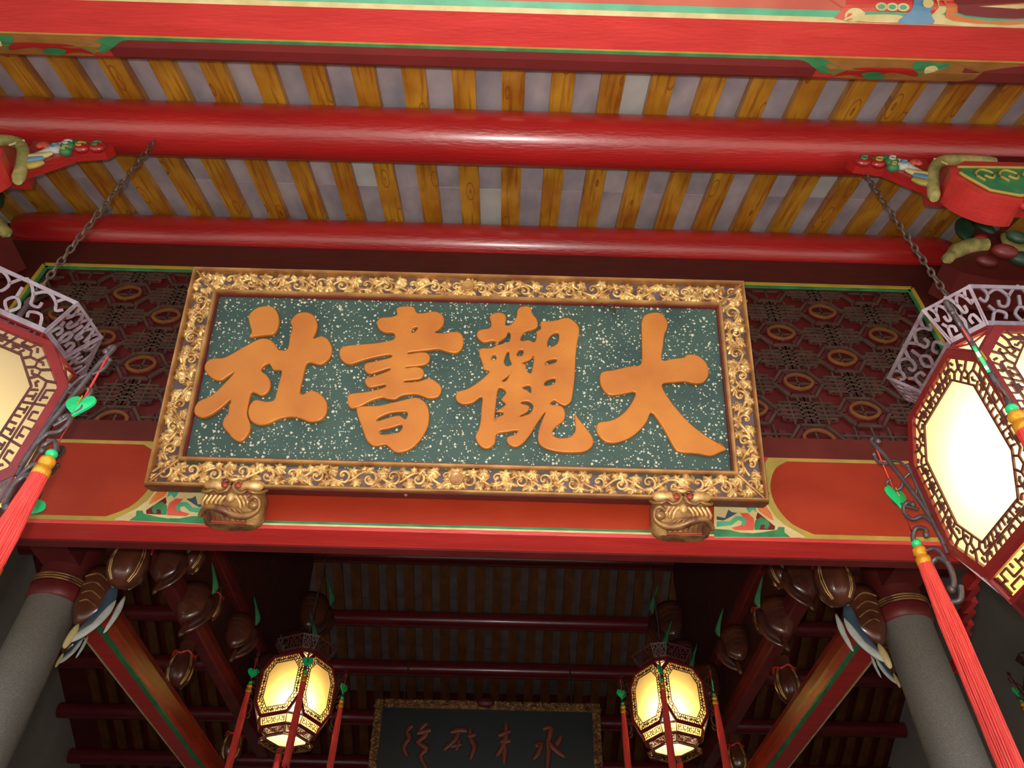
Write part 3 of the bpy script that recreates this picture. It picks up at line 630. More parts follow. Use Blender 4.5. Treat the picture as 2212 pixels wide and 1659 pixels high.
# gilt lion-mask brackets below the plaque
def lion():
    e = MB(); b = MB(); d = MB(); r_ = MB()
    def fy(z, x=0.): t = max(0., min(1., z/.10)); return -(.022+.098*math.sin(t*PI/2))*(1-.25*(x/.12)**2)
    zs = (-.004, .006, .022, .045, .075, .105, .135, .155, .165); ws = (.090, .108, .116, .118, .117, .115, .112, .104, .09)
    e.loft([[V3((w_*math.copysign(abs(c_)**.6, c_), (fy(z)+.0)*abs(s_)**.6 if s_ < 0 else .03*s_, z)) for c_, s_ in [(math.cos(2*PI*k/28), math.sin(2*PI*k/28)) for k in range(28)]] for z, w_ in zip(zs, ws)], smooth=True)
    for sx in (-1, 1):
        b.ell((sx*.068, fy(.12)+.004, .122), .050, .030, .026, Matrix.Rotation(sx*-.10, 3, 'Y'), 18, 12)
        b.ell((sx*.074, -.085, .158), .046, .030, .014, Matrix.Rotation(sx*.25, 3, 'Y'), 12, 8)
        d.tube(smooth_pts([V3((sx*.122, -.085, .128)), V3((sx*.112, -.110, .096)), V3((sx*.086, fy(.084)-.012, .082)), V3((sx*.064, fy(.09)-.014, .090)), V3((sx*.044, fy(.08)-.014, .078)), V3((sx*.018, fy(.09)-.014, .086)), V3((sx*.008, fy(.1)-.018, .108)), V3((sx*.014, fy(.12)-.018, .132)), V3((sx*.030, fy(.12)-.020, .130)), V3((sx*.036, fy(.12)-.020, .114))], 4), .0075, 8)
        r_.ell((sx*.026, fy(.11)-.022, .108), .0135, .010, .0135)
        r_.ell((sx*.052, fy(.06)-.004, .062), .012, .008, .008)
        for k in range(5): b.tube(smooth_pts([V3((sx*(.018+.018*k), fy(.075)-.003, .074)), V3((sx*(.036+.017*k), fy(.055)-.006, .054-.002*k)), V3((sx*(.040+.0155*k), fy(.035)-.005, .036))], 3), [.0068]*6+[.004], 6)
    b.tube(smooth_pts([V3((-.034, -.118, .162)), V3((-.02, -.136, .145)), V3((0, -.142, .136)), V3((.02, -.136, .145)), V3((.034, -.118, .162))], 4), .0095, 8)
    b.ell((.0, fy(.07)-.002, .070), .017, .016, .024)
    b.ell((.0, -.115, .168), .024, .020, .012)
    r_.ell((.0, -.126, .158), .012, .008, .009)
    # curled snout and swept mane along the bottom
    P = smooth_pts([V3((-.116, fy(.02)-.0, .012)), V3((-.085, fy(.035)-.012, .034)), V3((-.04, fy(.032)-.014, .030)), V3((.01, fy(.018)-.014, .016)), V3((.06, fy(.014)-.016, .010)), V3((.104, fy(.03)-.010, .026)), V3((.112, fy(.055)-.006, .054)), V3((.094, fy(.068)-.016, .066)), V3((.074, fy(.055)-.018, .054))], 5)
    d.tube(P, [.010+.008*math.sin(PI*min(1, i/26)) for i in range(len(P))], 10)
    d.ell((.092, fy(.044)-.012, .044), .024, .020, .023)
    for k in range(8): d.tube(smooth_pts([V3((-.112+.018*k, fy(.045)-.004, .050-.003*k)), V3((-.094+.019*k, fy(.032)-.018, .034-.002*k)), V3((-.084+.020*k, fy(.014)-.012, .014-.001*k)), V3((-.082+.020*k, fy(.0)-.002, -.001))], 3), .0034, 5)
    r_.tube([V3((-.075, fy(.002)-.004, .002)), V3((.06, fy(.0)-.004, -.002))], .006, 6)
    return e, b, d, r_
for (px, py), flip, lab in (((487, 1130), 1, 'gilt lion mask bracket under the left end of the big plaque'), ((1481, 1155), -1, 'gilt lion mask bracket under the right end of the big plaque')):
    p = on_y(px, py, 2.40)
    L_ = empty('lion_bracket', Matrix.Translation((p.x, YB-.032, p.z+.034)) @ Matrix.Diagonal((.98*flip, .90, .90, 1)))
    tag(L_, lab, 'bracket', 'lion mask brackets')
    e, b, d, r_ = lion()
    obj('block', e, golddk, L_); obj('brow', b, gold, L_); obj('curled_mane', d, golddk, L_); obj('red_inlay', r_, mat('red_enamel', (.40, .05, .03), (.3, .03, .02), .3, 10.), L_, kind='stuff')

# ------------------------------------------------------------------ lanterns
def octo(b, c, z): h = b-c; return [V3(p) for p in ((b, -h, z), (b, h, z), (h, b, z), (-h, b, z), (-b, h, z), (-b, -h, z), (-h, -b, z), (h, -b, z))]
def bil(q, u, v): return (q[0]*(1-u)+q[1]*u)*(1-v)+(q[3]*(1-u)+q[2]*u)*v
def quad_normal(q): return ((q[1]-q[0]).cross(q[3]-q[0])).normalized()
KEYS = [[(.04, .08), (.04, .92)], [(.12, .5), (.12, .9), (.24, .9), (.24, .45)], [(.12, .1), (.12, .3), (.32, .3), (.32, .1)], [(.24, .45), (.42, .45), (.42, .9)], [(.32, .7), (.32, .92)], [(.42, .1), (.42, .28), (.58, .28), (.58, .1)],
        [(.5, .28), (.5, .72)], [(.42, .72), (.58, .72)], [(.58, .9), (.58, .45), (.76, .45)], [(.68, .7), (.68, .92)], [(.68, .1), (.68, .3), (.88, .3), (.88, .1)], [(.76, .45), (.76, .9), (.88, .9), (.88, .5)], [(.96, .08), (.96, .92)], [(.04, .6), (.12, .6)], [(.88, .6), (.96, .6)]]
def fret_quad(mb, q, w_, th, keys=KEYS):
    n = quad_normal(q)
    for k in keys: mb.ribbon([bil(q, *p) for p in k], n, w_, th)
def rim_quad(mb, q, w_, th):
    n = quad_normal(q); mb.ribbon([q[0], q[1], q[2], q[3]], n, w_, th, True)
SCR = [[(.02, .05), (.98, .05)], [(.0, .0), (.0, 1.)], [(1., .0), (1., 1.)],
       [(.0, .95), (.10, 1.0), (.16, .80), (.10, .6), (.05, .7)], [(.16, .80), (.28, .95), (.38, .75), (.34, .5), (.26, .5), (.26, .65)], [(.38, .75), (.5, 1.05), (.62, .75), (.66, .5), (.74, .5), (.74, .65)],
       [(.62, .75), (.72, .95), (.84, .80), (.90, .6), (.95, .7)], [(.84, .80), (.90, 1.0), (1., .95)], [(.1, .08), (.18, .35), (.3, .3), (.28, .15)], [(.18, .35), (.12, .5)], [(.5, .08), (.42, .3), (.5, .5), (.58, .3), (.5, .08)], [(.9, .08), (.82, .35), (.7, .3), (.72, .15)], [(.5, .5), (.5, .8)]]
def scroll_quad(mb, q, w_, th):
    n = quad_normal(q)
    for k in SCR:
        P = smooth_pts([V3((*p, 0)) for p in k], 3) if len(k) > 2 else [V3((*p, 0)) for p in k]
        mb.ribbon([bil(q, p.x, p.y) for p in P], n, w_, th)
LB, LC, LH, ZE0, ZE1 = .262, .105, .63, .155, .50
ARM = [([(.372, .18), (.378, .30), (.395, .40), (.415, .50), (.430, .58), (.447, .635), (.452, .66), (.440, .665), (.432, .645)], .0085),
       ([(.378, .04), (.395, .0), (.430, .01), (.447, .06), (.440, .12), (.410, .15), (.385, .12), (.390, .06), (.405, .04)], .0092),
       ([(.385, .13), (.40, .18), (.440, .19), (.452, .235), (.430, .27), (.405, .255), (.41, .235)], .0078),
       ([(.376, .26), (.395, .30), (.43, .305), (.445, .345), (.425, .37), (.41, .355)], .0072),
       ([(.376, .47), (.40, .46), (.425, .43), (.455, .44), (.46, .47), (.445, .475)], .0050),
       ([(.39, .38), (.375, .42), (.376, .48), (.395, .53), (.42, .55), (.44, .60)], .0050),
       ([(.40, .33), (.46, .39), (.44, .42)], .006), ([(.43, .54), (.458, .56), (.462, .60)], .006), ([(.374, .15), (.374, .50)], .006),
       ([(.41, .14), (.45, .155), (.46, .13)], .0045)]
def build_lantern(lit, name='lantern'):
    R = empty(name); cm = lav if lit == 'cream' else lbrown; topm = lred if lit == 'cream' else lbrown
    if lit != 'cream': armm = bark
    else: armm = iron
    def face_pts(k):     # octagonal face k of the square body, as (u along, z) -> 3D
        a = k*PI/2; n = V3((math.cos(a), math.sin(a), 0)); t = V3((-math.sin(a), math.cos(a), 0))
        return n, t
    out = [(-LB+LC, 0), (LB-LC, 0), (LB, ZE0), (LB, ZE1), (LB-LC, LH), (-LB+LC, LH), (-LB, ZE1), (-LB, ZE0)]
    cx, cz = 0, LH/2
    def sc_(p, d):     # inset the octagon by an absolute-ish margin
        return (p[0]*(1-d/LB), cz+(p[1]-cz)*(1-d/(LH/2)))
    for k in range(4):
        n, t = face_pts(k)
        W = lambda p, off=0.: n*(LB+off)+t*p[0]+V3((0, 0, p[1]))
        o0 = out; o1 = [sc_(p, .026) for p in out]; i1 = [sc_(p, .086) for p in out]; i2 = [sc_(p, .090) for p in out]
        fr_ = MB(); N = 8
        vs = [W(p, .0) for p in o0]+[W(p, .0) for p in o1]+[W(p, -.014) for p in o0]+[W(p, -.014) for p in o1]
        vs[16:24] = [V3((v.x*.96, v.y*.96, v.z)) for v in vs[16:24]]
        fr_.add(vs, [(i, (i+1) % N, N+(i+1) % N, N+i) for i in range(N)]+[(N+i, N+(i+1) % N, 3*N+(i+1) % N, 3*N+i) for i in range(N)]+[(i, 2*N+i, 2*N+(i+1) % N, (i+1) % N) for i in range(N)])
        PFm = obj('panel_frame', fr_, lred, R)
        ft = MB()
        ft.ribbon([W(p, -.006) for p in i1], n, .007, .006, True)
        rn = random.Random(11)
        for i in range(N):     # band between o1 and i1 along each of the eight sides
            q = [W(o1[i], -.007), W(o1[(i+1) % N], -.007), W(i1[(i+1) % N], -.007), W(i1[i], -.007)]
            Ls = (q[1]-q[0]).length; m_ = max(1, round(Ls/.13))
            straight = i in (0, 4, 2, 6)
            for j in range(m_):
                qq = [bil(q, j/m_, 0), bil(q, (j+1)/m_, 0), bil(q, (j+1)/m_, 1), bil(q, j/m_, 1)]
                nn = n
                if straight and (m_ % 2 == 0 or j == m_//2):
                    ks = [[(0, .5), (1, .5)], [(.1, 0), (.1, .35), (.3, .35)], [(.5, 0), (.5, 1)], [(.3, .65), (.3, 1)], [(.2, .65), (.4, .65)], [(.6, .35), (.9, .35), (.9, 0)], [(.7, .65), (.7, 1)], [(.6, .65), (.8, .65)], [(.1, .65), (.1, 1)], [(.9, .65), (.9, 1)], [(.3, .35), (.3, .1)], [(.7, .35), (.7, .1)]]
                    for kk in ks: ft.ribbon([bil(qq, *p) for p in kk], nn, .0065, .005)
                else:
                    ks = [[(0, .5), (.15, .35), (.3, .6), (.45, .4), (.55, .6), (.7, .4), (.85, .65), (1, .5)], [(.15, .35), (.1, 0)], [(.3, .6), (.25, 1)], [(.45, .4), (.42, .0)], [(.55, .6), (.6, 1)], [(.7, .4), (.75, 0)], [(.85, .65), (.88, 1)],
                          [(.3, .6), (.38, .8), (.48, .75)], [(.7, .4), (.62, .22), (.55, .25)], [(.0, .8), (.12, .78), (.16, .65)], [(.9, .3), (1, .22)]]
                    for kk in ks: ft.ribbon([bil(qq, *p) for p in (smooth_pts([V3((*a_, 0)) for a_ in kk], 2) if False else kk)], nn, .0075, .005)
        obj('fretwork', ft, lbrown, PFm, kind='stuff')
        pn = MB().add([W(p, -.013) for p in o1], [tuple(range(8))]); obj('light_panel', pn, frost if lit == 'amber' else frost_cream, R)
        # corner facets (triangles) top and bottom
        a = (k+.5)*PI/2; n2, t2 = face_pts(k+1)
        for (ze, zz) in ((ZE1, LH), (ZE0, 0)):
            P0 = n*LB+t*LB+V3((0, 0, ze)); P1 = n*LB+t*(LB-LC)+V3((0, 0, zz)); P2 = n2*LB-t2*(LB-LC)+V3((0, 0, zz))
            if zz: tri = [P0, P2, P1]
            else: tri = [P0, P1, P2]
            tri = [p*.985+V3((0, 0, p.z*.015)) for p in tri]
            cen = sum(tri, V3())/3; nn = (tri[1]-tri[0]).cross(tri[2]-tri[0]).normalized()
            f2 = MB().ribbon([p.lerp(cen, .12) for p in tri], nn, .016, .008, True)
            f2.ribbon([tri[0].lerp(cen, .3), cen, tri[1].lerp(cen, .3)], nn, .006, .005); f2.ribbon([cen, tri[2].lerp(cen, .3)], nn, .006, .005)
            o = obj('corner_facet', f2, lav if zz == 0 else lred, R)
            obj('light_panel', MB().add([p.lerp(cen, .1)-nn*.006 if nn.dot(cen-V3((0, 0, LH/2))) > 0 else p.lerp(cen, .1)+nn*.006 for p in tri], [(0, 1, 2)]), frost_pale, R)
    # lower band, openwork taper, skirt
    def band(b0, c0, z0, b1, c1_, z1, name, m, style, w_=.006, glow=False):
        A = octo(b0, c0, z0); B = octo(b1, c1_, z1); mb = MB(); fm = MB()
        for i in range(8):
            q = [B[i], B[(i+1) % 8], A[(i+1) % 8], A[i]]
            rim_quad(fm, q, .014, .010)
            qi = [bil(q, *p) for p in ((.05, .1), (.95, .1), (.95, .9), (.05, .9))]
            if style == 'key':
                fret_quad(mb, qi, w_, .006, KEYS if i % 2 == 0 else [k for k in KEYS if .3 < k[0][0] < .7])
            elif style == 'scroll': scroll_quad(mb, q if z1 < z0 else [A[i], A[(i+1) % 8], B[(i+1) % 8], B[i]], w_, .006)
        P = obj(name, fm, m, R); obj('fretwork', mb, lbrown if style == 'key' else m, P, kind='stuff')
        if glow:
            g_ = MB().loft([[p*1. for p in octo(b0-.012, c0, z0)], octo(b1-.012, c1_, z1)], caps=False); obj('light_panel', g_, frost, R)
    band(LB-.006, LC, -.006, .232, .092, -.085, 'lower_band', lred, 'key', glow=True)
    band(.205, .082, -.09, .165, .066, -.145, 'lower_gallery', lbrown, 'key', .007)
    band(.165, .066, -.155, .215, .086, -.19, 'skirt', golddk, 'scroll', .006)
    sk = MB().loft([octo(.232, .092, -.085), octo(.205, .082, -.09)], caps=False); obj('lower_lip', sk, lred, R)
    obj('bottom_panel', MB().add(octo(.160, .064, -.148), [tuple(range(8))]), frost_pale, R)
    # top cover, collar, crown
    obj('top_cover', MB().loft([octo(LB, LC, LH), octo(LB-.05, LC-.02, LH+.022), octo(.19, .075, LH+.025), octo(.05, .02, LH+.03)], caps=False), lred, R)
    band(.190, .076, LH+.024, .192, .078, LH+.075, 'collar', lred, 'key', .008)
    obj('collar_core', MB().loft([octo(.175, .07, LH+.024), octo(.175, .07, LH+.08)], caps=True), lbrown, R)
    band(.198, .080, LH+.080, .262, .105, LH+.190, 'crown', cm, 'scroll', .0095)
    obj('hanging_stem', MB().tube([V3((0, 0, LH+.07)), V3((0, 0, LH+.34))], .010, 8), iron, R)
    for k in range(4):
        a = PI/4+k*PI/2; ca, sa = math.cos(a), math.sin(a); am = MB(); sd = V3((-sa, ca, 0))
        for pts, r_ in ARM:
            P = smooth_pts([V3((p[0]*ca, p[0]*sa, p[1])) for p in pts], 4) if len(pts) > 2 else [V3((p[0]*ca, p[0]*sa, p[1])) for p in pts]
            am.tube(P, r_, 6, up=sd)
            am.ell(P[-1], r_*1.5, r_*1.5, r_*1.5, n=6, m=4)
        obj('scroll_arm', am, armm, R)
    return R
def lantern(base, pos, rot, scale, label, watt, group, bulb=(0, 0, .17)):
    L_ = base; L_.location = pos; L_.rotation_euler = (0, 0, rot); L_.scale = scale
    tag(L_, label, 'lantern', group)
    ld = bpy.data.lights.new('lantern_bulb', 'POINT'); ld.energy = watt; ld.color = (1, .84, .52); ld.shadow_soft_size = .03
    lo = bpy.data.objects.new('lantern_bulb', ld); C.objects.link(lo); lo.parent = L_; lo.location = bulb
    return L_
ZL = 1.18+CZ
base = build_lantern('cream'); base2 = build_lantern('amber')
lanR = lantern(base, (1.646, 1.75, ZL), 0., (1, 1, 1), 'large lit red lantern hanging on the rusty chain beside the right stone column', 16., 'hanging palace lanterns', bulb=(-0.064, -0.064, 0.27))
RL = math.radians(35); RS1 = math.radians(-25); RS2 = math.radians(28)
lanL = lantern(copy_tree(base), (-1.705, 1.75, 1.137+CZ), RL, (1, 1, 1), 'large pale lantern cut by the left edge of the photo', 5., 'hanging palace lanterns')
LS1 = (-1.617, 6.1, 2.32+CZ); LS2 = (1.36, 6.1, 2.32+CZ); LS3 = (4.66, 6.1, 2.42+CZ); SSC = (.82, .82, .77)
lanA = lantern(base2, LS1, RS1, SSC, 'small glowing lantern in the dark hall, left of the far plaque', 8.5, 'hanging palace lanterns', bulb=(0.092, -0.092, 0.15))
lanB = lantern(copy_tree(base2), LS2, RS2, SSC, 'small glowing lantern in the dark hall, right of the far plaque', 8.5, 'hanging palace lanterns', bulb=(-0.092, -0.092, 0.15))
lanC = lantern(copy_tree(base2), LS3, RS2, SSC, 'small lantern just beyond the right edge, by the grey wall', 3., 'hanging palace lanterns')
for q in (lanL, lanA, lanB, lanC):          # bulbs copied with the tree are removed, each lantern keeps its own
    pts_ = [c for c in q.children if c.type == 'LIGHT']
    for extra in pts_[:-1]: bpy.data.objects.remove(extra)

# hanging chains and cords
def link_mesh():
    mb = MB(); pts = [V3((.0105*math.cos(a), 0, .026*math.sin(a)*(1 if abs(math.sin(a)) < .9 else 1))) for a in [k*2*PI/14 for k in range(14)]]
    mb.tube(pts, .0042, 6, closed=True, up=V3((0, 1, 0))); return mb.mesh('chain_link', rust)
lk = link_mesh()
for x, z0, z1, lab in ((-1.672, 1.137+LH+.34, 3.30, 'rusty link chain holding up the left large lantern'), (1.61, 1.18+LH+.34, 3.30, 'rusty link chain holding up the right large lantern')):
    xl = -1.705 if x < 0 else 1.646
    ch = empty('hanging_chain', loc=(xl, 1.75, z0+CZ-.02)); tag(ch, lab, 'chain', 'lantern chains')
    n = int((z1-z0)/.041)+1
    for i in range(n):
        o = obj('chain_link', lk, None, ch); o.location = ((x-xl)*i/n, 0, .02+i*.041); o.rotation_euler = (random.uniform(-.05, .05), random.uniform(-.05, .05), PI/2*(i % 2)+random.uniform(-.3, .3)+.5)
for (x, y, z), lab in ((LS1, 'thin dark cord holding the left small lantern'), (LS2, 'thin dark cord holding the right small lantern'), (LS3, 'thin dark cord above the lantern by the grey wall')):
    zt = z+(LH+.33)*.8; zr = Z1+S1*y if y < YR else Z2+S2*y
    tag(obj('suspension_wire', MB().tube([V3((x, y, zt)), V3((x, y, zr))], .006, 6), iron), lab, 'cord', 'lantern cords')

# tassels
def build_tassel(dh, db, dc, length, fk=1.):
    T = empty('tassel')
    obj('string', MB().tube([V3((0, 0, .0)), V3((.002, 0, -dh)), V3((0, 0, -db+.01))], .0034, 6), thr, T)
    hp = []
    for i in range(28):
        a = 2*PI*i/28; hp.append((.0030*16*math.sin(a)**3*.92, (13*math.cos(a)-5*math.cos(2*a)-2*math.cos(3*a)-math.cos(4*a))*.0029))
    hb = MB(); P = [V3((x, -.004, z-dh)) for x, z in hp]; Q = [V3((x, .004, z-dh)) for x, z in hp]; n = 28
    ctr = [V3((0, -.008, -dh)), V3((0, .008, -dh))]
    hb.add(P+Q+ctr, [(i, (i+1) % n, 56) for i in range(n)]+[(n+(i+1) % n, n+i, 57) for i in range(n)]+[(i, n+i, n+(i+1) % n, (i+1) % n) for i in range(n)])
    H = obj('heart_charm', hb, jade, T); obj('gold_pin', MB().tube([V3((0, -.010, -dh+.030)), V3((0, -.011, -dh-.006))], .002, 5), yel, H)
    obj('green_bead', MB().ell((0, 0, -db), .0165, .0165, .0150), jade, T)
    cp = MB().lathe([(.004, -db-.010), (.016, -db-.014), (.0215, -db-.022), (.0215, -db-.036), (.018, -db-.040), (.018, -db-.050), (.0235, -db-.054), (.0235, -db-.075), (.020, -db-.080)], 16)
    obj('gold_cap', cp, yel, T)
    fz = MB(); z0 = -db-.074; n = 26
    rn = random.Random(5)
    for i in range(n):
        a = 2*PI*i/n; r0 = .018*fk; r1 = .027*fk*rn.uniform(.9, 1.1)
        fz.tube([V3((r0*math.cos(a), r0*math.sin(a), z0)), V3((r1*math.cos(a+.05)*1.0, r1*math.sin(a+.05), z0-.2)), V3((r1*1.08*math.cos(a), r1*1.08*math.sin(a), z0-length*rn.uniform(.97, 1.))), ], .0042, 5)
    fz.loft([[V3((r*math.cos(2*PI*k/12), r*math.sin(2*PI*k/12), z)) for k in range(12)] for r, z in ((.017*fk, z0), (.025*fk, z0-.2), (.026*fk, z0-length*.95))])
    obj('fringe', fz, thr, T)
    return T
TB = build_tassel(.245, .434, .5, .78); TSm = build_tassel(.155, .235, .3, .62, .80)
used = set()
def tassel(proto, pos, rz, label, tilt=0.):
    o = proto if proto.name not in used else copy_tree(proto); used.add(proto.name)
    o.location = pos; o.rotation_euler = (tilt, 0, rz); tag(o, label, 'tassel', 'red tassels on the lantern arms'); return o
def tip(pos, rot, k, scale=(1, 1, 1)):
    a = rot+PI/4+k*PI/2; return V3((pos[0]+.447*scale[0]*math.cos(a), pos[1]+.447*scale[0]*math.sin(a), pos[2]+.652*scale[2]))
PR_, PLf = (1.646, 1.75, ZL), (-1.705, 1.75, 1.137+CZ)
tassel(TB, tip(PR_, 0, 1), math.radians(25), 'red tassel with tilted green heart hanging before the right stone column')
tassel(TB, tip(PR_, 0, 2), math.radians(48), 'red tassel with narrow green heart crossing the right large lantern')
tassel(TB, tip(PR_, 0, 0), 1.1, 'red tassel on the far side of the right large lantern')
tassel(TB, tip(PLf, RL, 3), math.radians(-4), 'red tassel with broad green heart at the left edge, nearest')
tassel(TB, tip(PLf, RL, 0), math.radians(40), 'green heart and red tassel behind the nearest tassel at left')
tassel(TSm, tip(LS1, RS1, 2, SSC), .35, 'red tassel on the left arm of the left small lantern')
tassel(TSm, tip(LS1, RS1, 3, SSC), .1, 'red tassel hanging in front of the left small lantern')
tassel(TSm, tip(LS1, RS1, 0, SSC), 1.1, 'red tassel on the right arm of the left small lantern')
tassel(TSm, tip(LS1, RS1, 1, SSC), .6, 'red tassel behind the left small lantern')
tassel(TSm, tip(LS2, RS2, 2, SSC), .9, 'red tassel hanging in front of the right small lantern')
tassel(TSm, tip(LS2, RS2, 1, SSC), .25, 'red tassel on the left arm of the right small lantern')
tassel(TSm, tip(LS2, RS2, 3, SSC), 1.35, 'red tassel on the right arm of the right small lantern')
tassel(TSm, tip(LS2, RS2, 0, SSC), .6, 'red tassel behind the right small lantern')
tassel(TSm, tip(LS3, RS2, 1, SSC), .3, 'small red tassel against the grey wall at the right edge')

# ------------------------------------------------------------------ stone columns with capitals
YC = 3.78
def column(x, lab):
    R = empty('stone_column', loc=(x, YC, 0)); tag(R, lab, 'column')
    zt = 2.06+CZ
    obj('shaft', MB().lathe([(.140, 0), (.138, .3), (.136, 1.2), (.133, 2.2), (.130, 3.0), (.128, zt-.02)], 36), stone, R)
    obj('red_collar', MB().lathe([(.128, zt-.03), (.140, zt-.02), (.142, zt+.045), (.134, zt+.055)], 32), maroon, R)
    g_ = MB()
    for k in range(3): g_.tube([V3((.143*math.cos(a), .143*math.sin(a), zt+.058+.014*k)) for a in [j*2*PI/32 for j in range(32)]], .0062, 6, closed=True)
    obj('gilt_rings', g_, golddk, R)
    obj('neck', MB().lathe([(.125, zt+.05), (.13, zt+.10), (.13, zt+.30), (.125, zt+.5), (.12, zt+.95)], 28), dred, R)
    return R
column(-2.40, 'grey stone column at left with a dark red collar'); column(2.19, 'grey stone column at right behind the long red tassel')

# ------------------------------------------------------------------ transverse beams running into the hall
def cross_beam(x0, x1, v0, v1, y0, y1, lab, name='cross_beam', inner=1, dark=False):
    R = empty(name, loc=((x0+x1)/2, y0, v0+CZ)); tag(R, lab, 'beam')
    w_ = (x1-x0)/2; h = v1-v0; L_ = y1-y0
    pr_ = [(-w_, .012), (-w_+.012, 0), (w_-.012, 0), (w_, .012), (w_+.012, h*.4), (w_+.010, h*.7), (w_-.02, h), (-w_+.02, h), (-w_-.010, h*.7), (-w_-.012, h*.4)]
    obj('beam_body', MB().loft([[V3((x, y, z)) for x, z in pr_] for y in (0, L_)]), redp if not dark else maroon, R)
    s_ = inner
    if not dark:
        obj('side_panel', MB().loft([[V3((s_*x, y, z)) for x, z in ((w_+.001, .03), (w_+.014, h*.4), (w_+.013, h*.68), (w_-.0, h*.86), (w_-.03, h*.86), (w_-.03, .03))] for y in (.12, L_-.1)]), verm, R)
        obj('green_line', MB().loft([[V3((s_*x, y, z)) for x, z in ((w_-.012, -.0015), (w_+.0015, .012), (w_+.004, .026), (w_-.02, .026))] for y in (.12, L_)]), green, R)
        obj('edge_line', MB().box(min(-s_*(w_+.002), -s_*(w_-.006)), max(-s_*(w_+.002), -s_*(w_-.006)), .1, L_, -.0016, .012), cream, R)
    return R
cross_beam(-2.395, -2.265, 2.05, 2.27, 3.88, 8.2, 'red transverse beam with a green edge line running back from the left column', inner=1)
cross_beam(2.03, 2.175, 2.05, 2.27, 3.88, 8.2, 'red transverse beam with an ochre edge running back from the right column', inner=-1)
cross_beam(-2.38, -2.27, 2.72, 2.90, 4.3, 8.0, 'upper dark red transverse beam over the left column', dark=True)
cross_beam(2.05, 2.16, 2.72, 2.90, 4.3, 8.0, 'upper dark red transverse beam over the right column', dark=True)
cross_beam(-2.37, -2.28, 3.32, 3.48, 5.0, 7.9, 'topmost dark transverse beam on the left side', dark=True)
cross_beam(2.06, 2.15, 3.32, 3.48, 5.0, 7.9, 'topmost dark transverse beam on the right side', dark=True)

# ------------------------------------------------------------------ gourd posts and carved leaf brackets
def gourd(name='gourd_post'):
    R = empty(name); m = MB(); n = 32
    prof_ = [(.02, 0), (.06, .012), (.092, .05), (.105, .10), (.104, .15), (.090, .20), (.070, .235), (.06, .26), (.055, .33)]
    rings = [[V3((r*(1-.10*abs(math.cos(4*2*PI*k/n))**6)*math.cos(2*PI*k/n), r*(1-.10*abs(math.cos(4*2*PI*k/n))**6)*math.sin(2*PI*k/n), z)) for k in range(n)] for r, z in prof_]
    m.loft(rings, smooth=True); obj('gourd_body', m, pumpk, R)
    for k in range(4):
        a = k*PI/2+PI/8*2
        rb = MB()
        for da_ in (-.07, .07): rb.tube([V3((r*.97*math.cos(a+da_), r*.97*math.sin(a+da_), z)) for r, z in prof_[1:7]], .0035, 5)
        obj('gilt_rib', rb, gold, R)
    rg = MB().tube([V3((.082*math.cos(a), .082*math.sin(a), .235+.012*math.cos(5*a))) for a in [j*2*PI/30 for j in range(30)]], .012, 6, closed=True)
    obj('red_ruff', rg, red, R)
    return R
def leafplate(pts, th, m, name, par, ax=V3((1, 0, 0))):
    P = smooth_pts([V3(p) for p in pts], 4, True); c = sum(P, V3())/len(P); n = len(P); mb = MB()
    A = [p+ax*th*.2 for p in P]; B = [p-ax*th*.2 for p in P]; Ai = [p.lerp(c, .35)+ax*th for p in P]; Bi = [p.lerp(c, .35)-ax*th for p in P]
    mb.recalc = True; c1_, c2_ = c+ax*th*1.15, c-ax*th*1.15
    mb.add(A+B+Ai+Bi+[c1_, c2_], [(i, (i+1) % n, n+(i+1) % n, n+i) for i in range(n)]+[(i, 2*n+i, 2*n+(i+1) % n, (i+1) % n) for i in range(n)]+[(n+i, n+(i+1) % n, 3*n+(i+1) % n, 3*n+i) for i in range(n)]+[(2*n+i, 2*n+(i+1) % n, 4*n) for i in range(n)]+[(3*n+(i+1) % n, 3*n+i, 4*n+1) for i in range(n)], True)
    return obj(name, mb, m, par)
def leaf_bracket(s_=1, dark=False):
    """curled acanthus bracket in its own XZ plane, spreading towards +x*s_ from the column"""
    R = empty('leaf_bracket'); X = V3((0, -1, 0))
    def pl(pts, th, m, nm, y=0.): return leafplate([(p[0]*s_, y, p[1]) for p in pts], th, m, nm, R, V3((0, 1, 0)))
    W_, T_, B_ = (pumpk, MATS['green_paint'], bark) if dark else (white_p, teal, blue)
    body = pl([(0, .02), (.0, .20), (.08, .24), (.16, .21), (.20, .11), (.19, -.02), (.12, -.10), (.06, -.12), (.02, -.06)], .03, pumpk, 'bracket_body')
    pl([(.20, .12), (.225, .18), (.19, .28), (.135, .40), (.13, .39), (.165, .27), (.185, .18)], .010, T_, 'leaf_tip', -.02)
    pl([(.20, .10), (.235, .04), (.24, -.06), (.19, -.15), (.12, -.22), (.105, -.21), (.15, -.13), (.185, -.04), (.185, .05)], .020, B_, 'curled_leaf', -.045)
    pl([(.245, .0), (.25, -.07), (.215, -.15), (.16, -.215), (.105, -.245), (.12, -.20), (.165, -.165), (.205, -.10)], .010, W_, 'leaf_edge', -.058)
    if not dark:
        pl([(.27, .04), (.28, -.05), (.255, -.15), (.235, -.17), (.245, -.09), (.25, -.01)], .010, white_p, 'leaf_edge', -.025)
    pl([(.11, -.14), (.085, -.19), (.08, -.26), (.10, -.275), (.12, -.23), (.125, -.18)], .014, W_ if dark else cream, 'leaf_tip', -.06)
    mb = MB()
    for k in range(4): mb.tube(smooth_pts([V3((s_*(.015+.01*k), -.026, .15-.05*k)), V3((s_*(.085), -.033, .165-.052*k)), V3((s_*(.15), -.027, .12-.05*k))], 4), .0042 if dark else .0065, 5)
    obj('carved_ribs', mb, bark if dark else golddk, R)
    return R
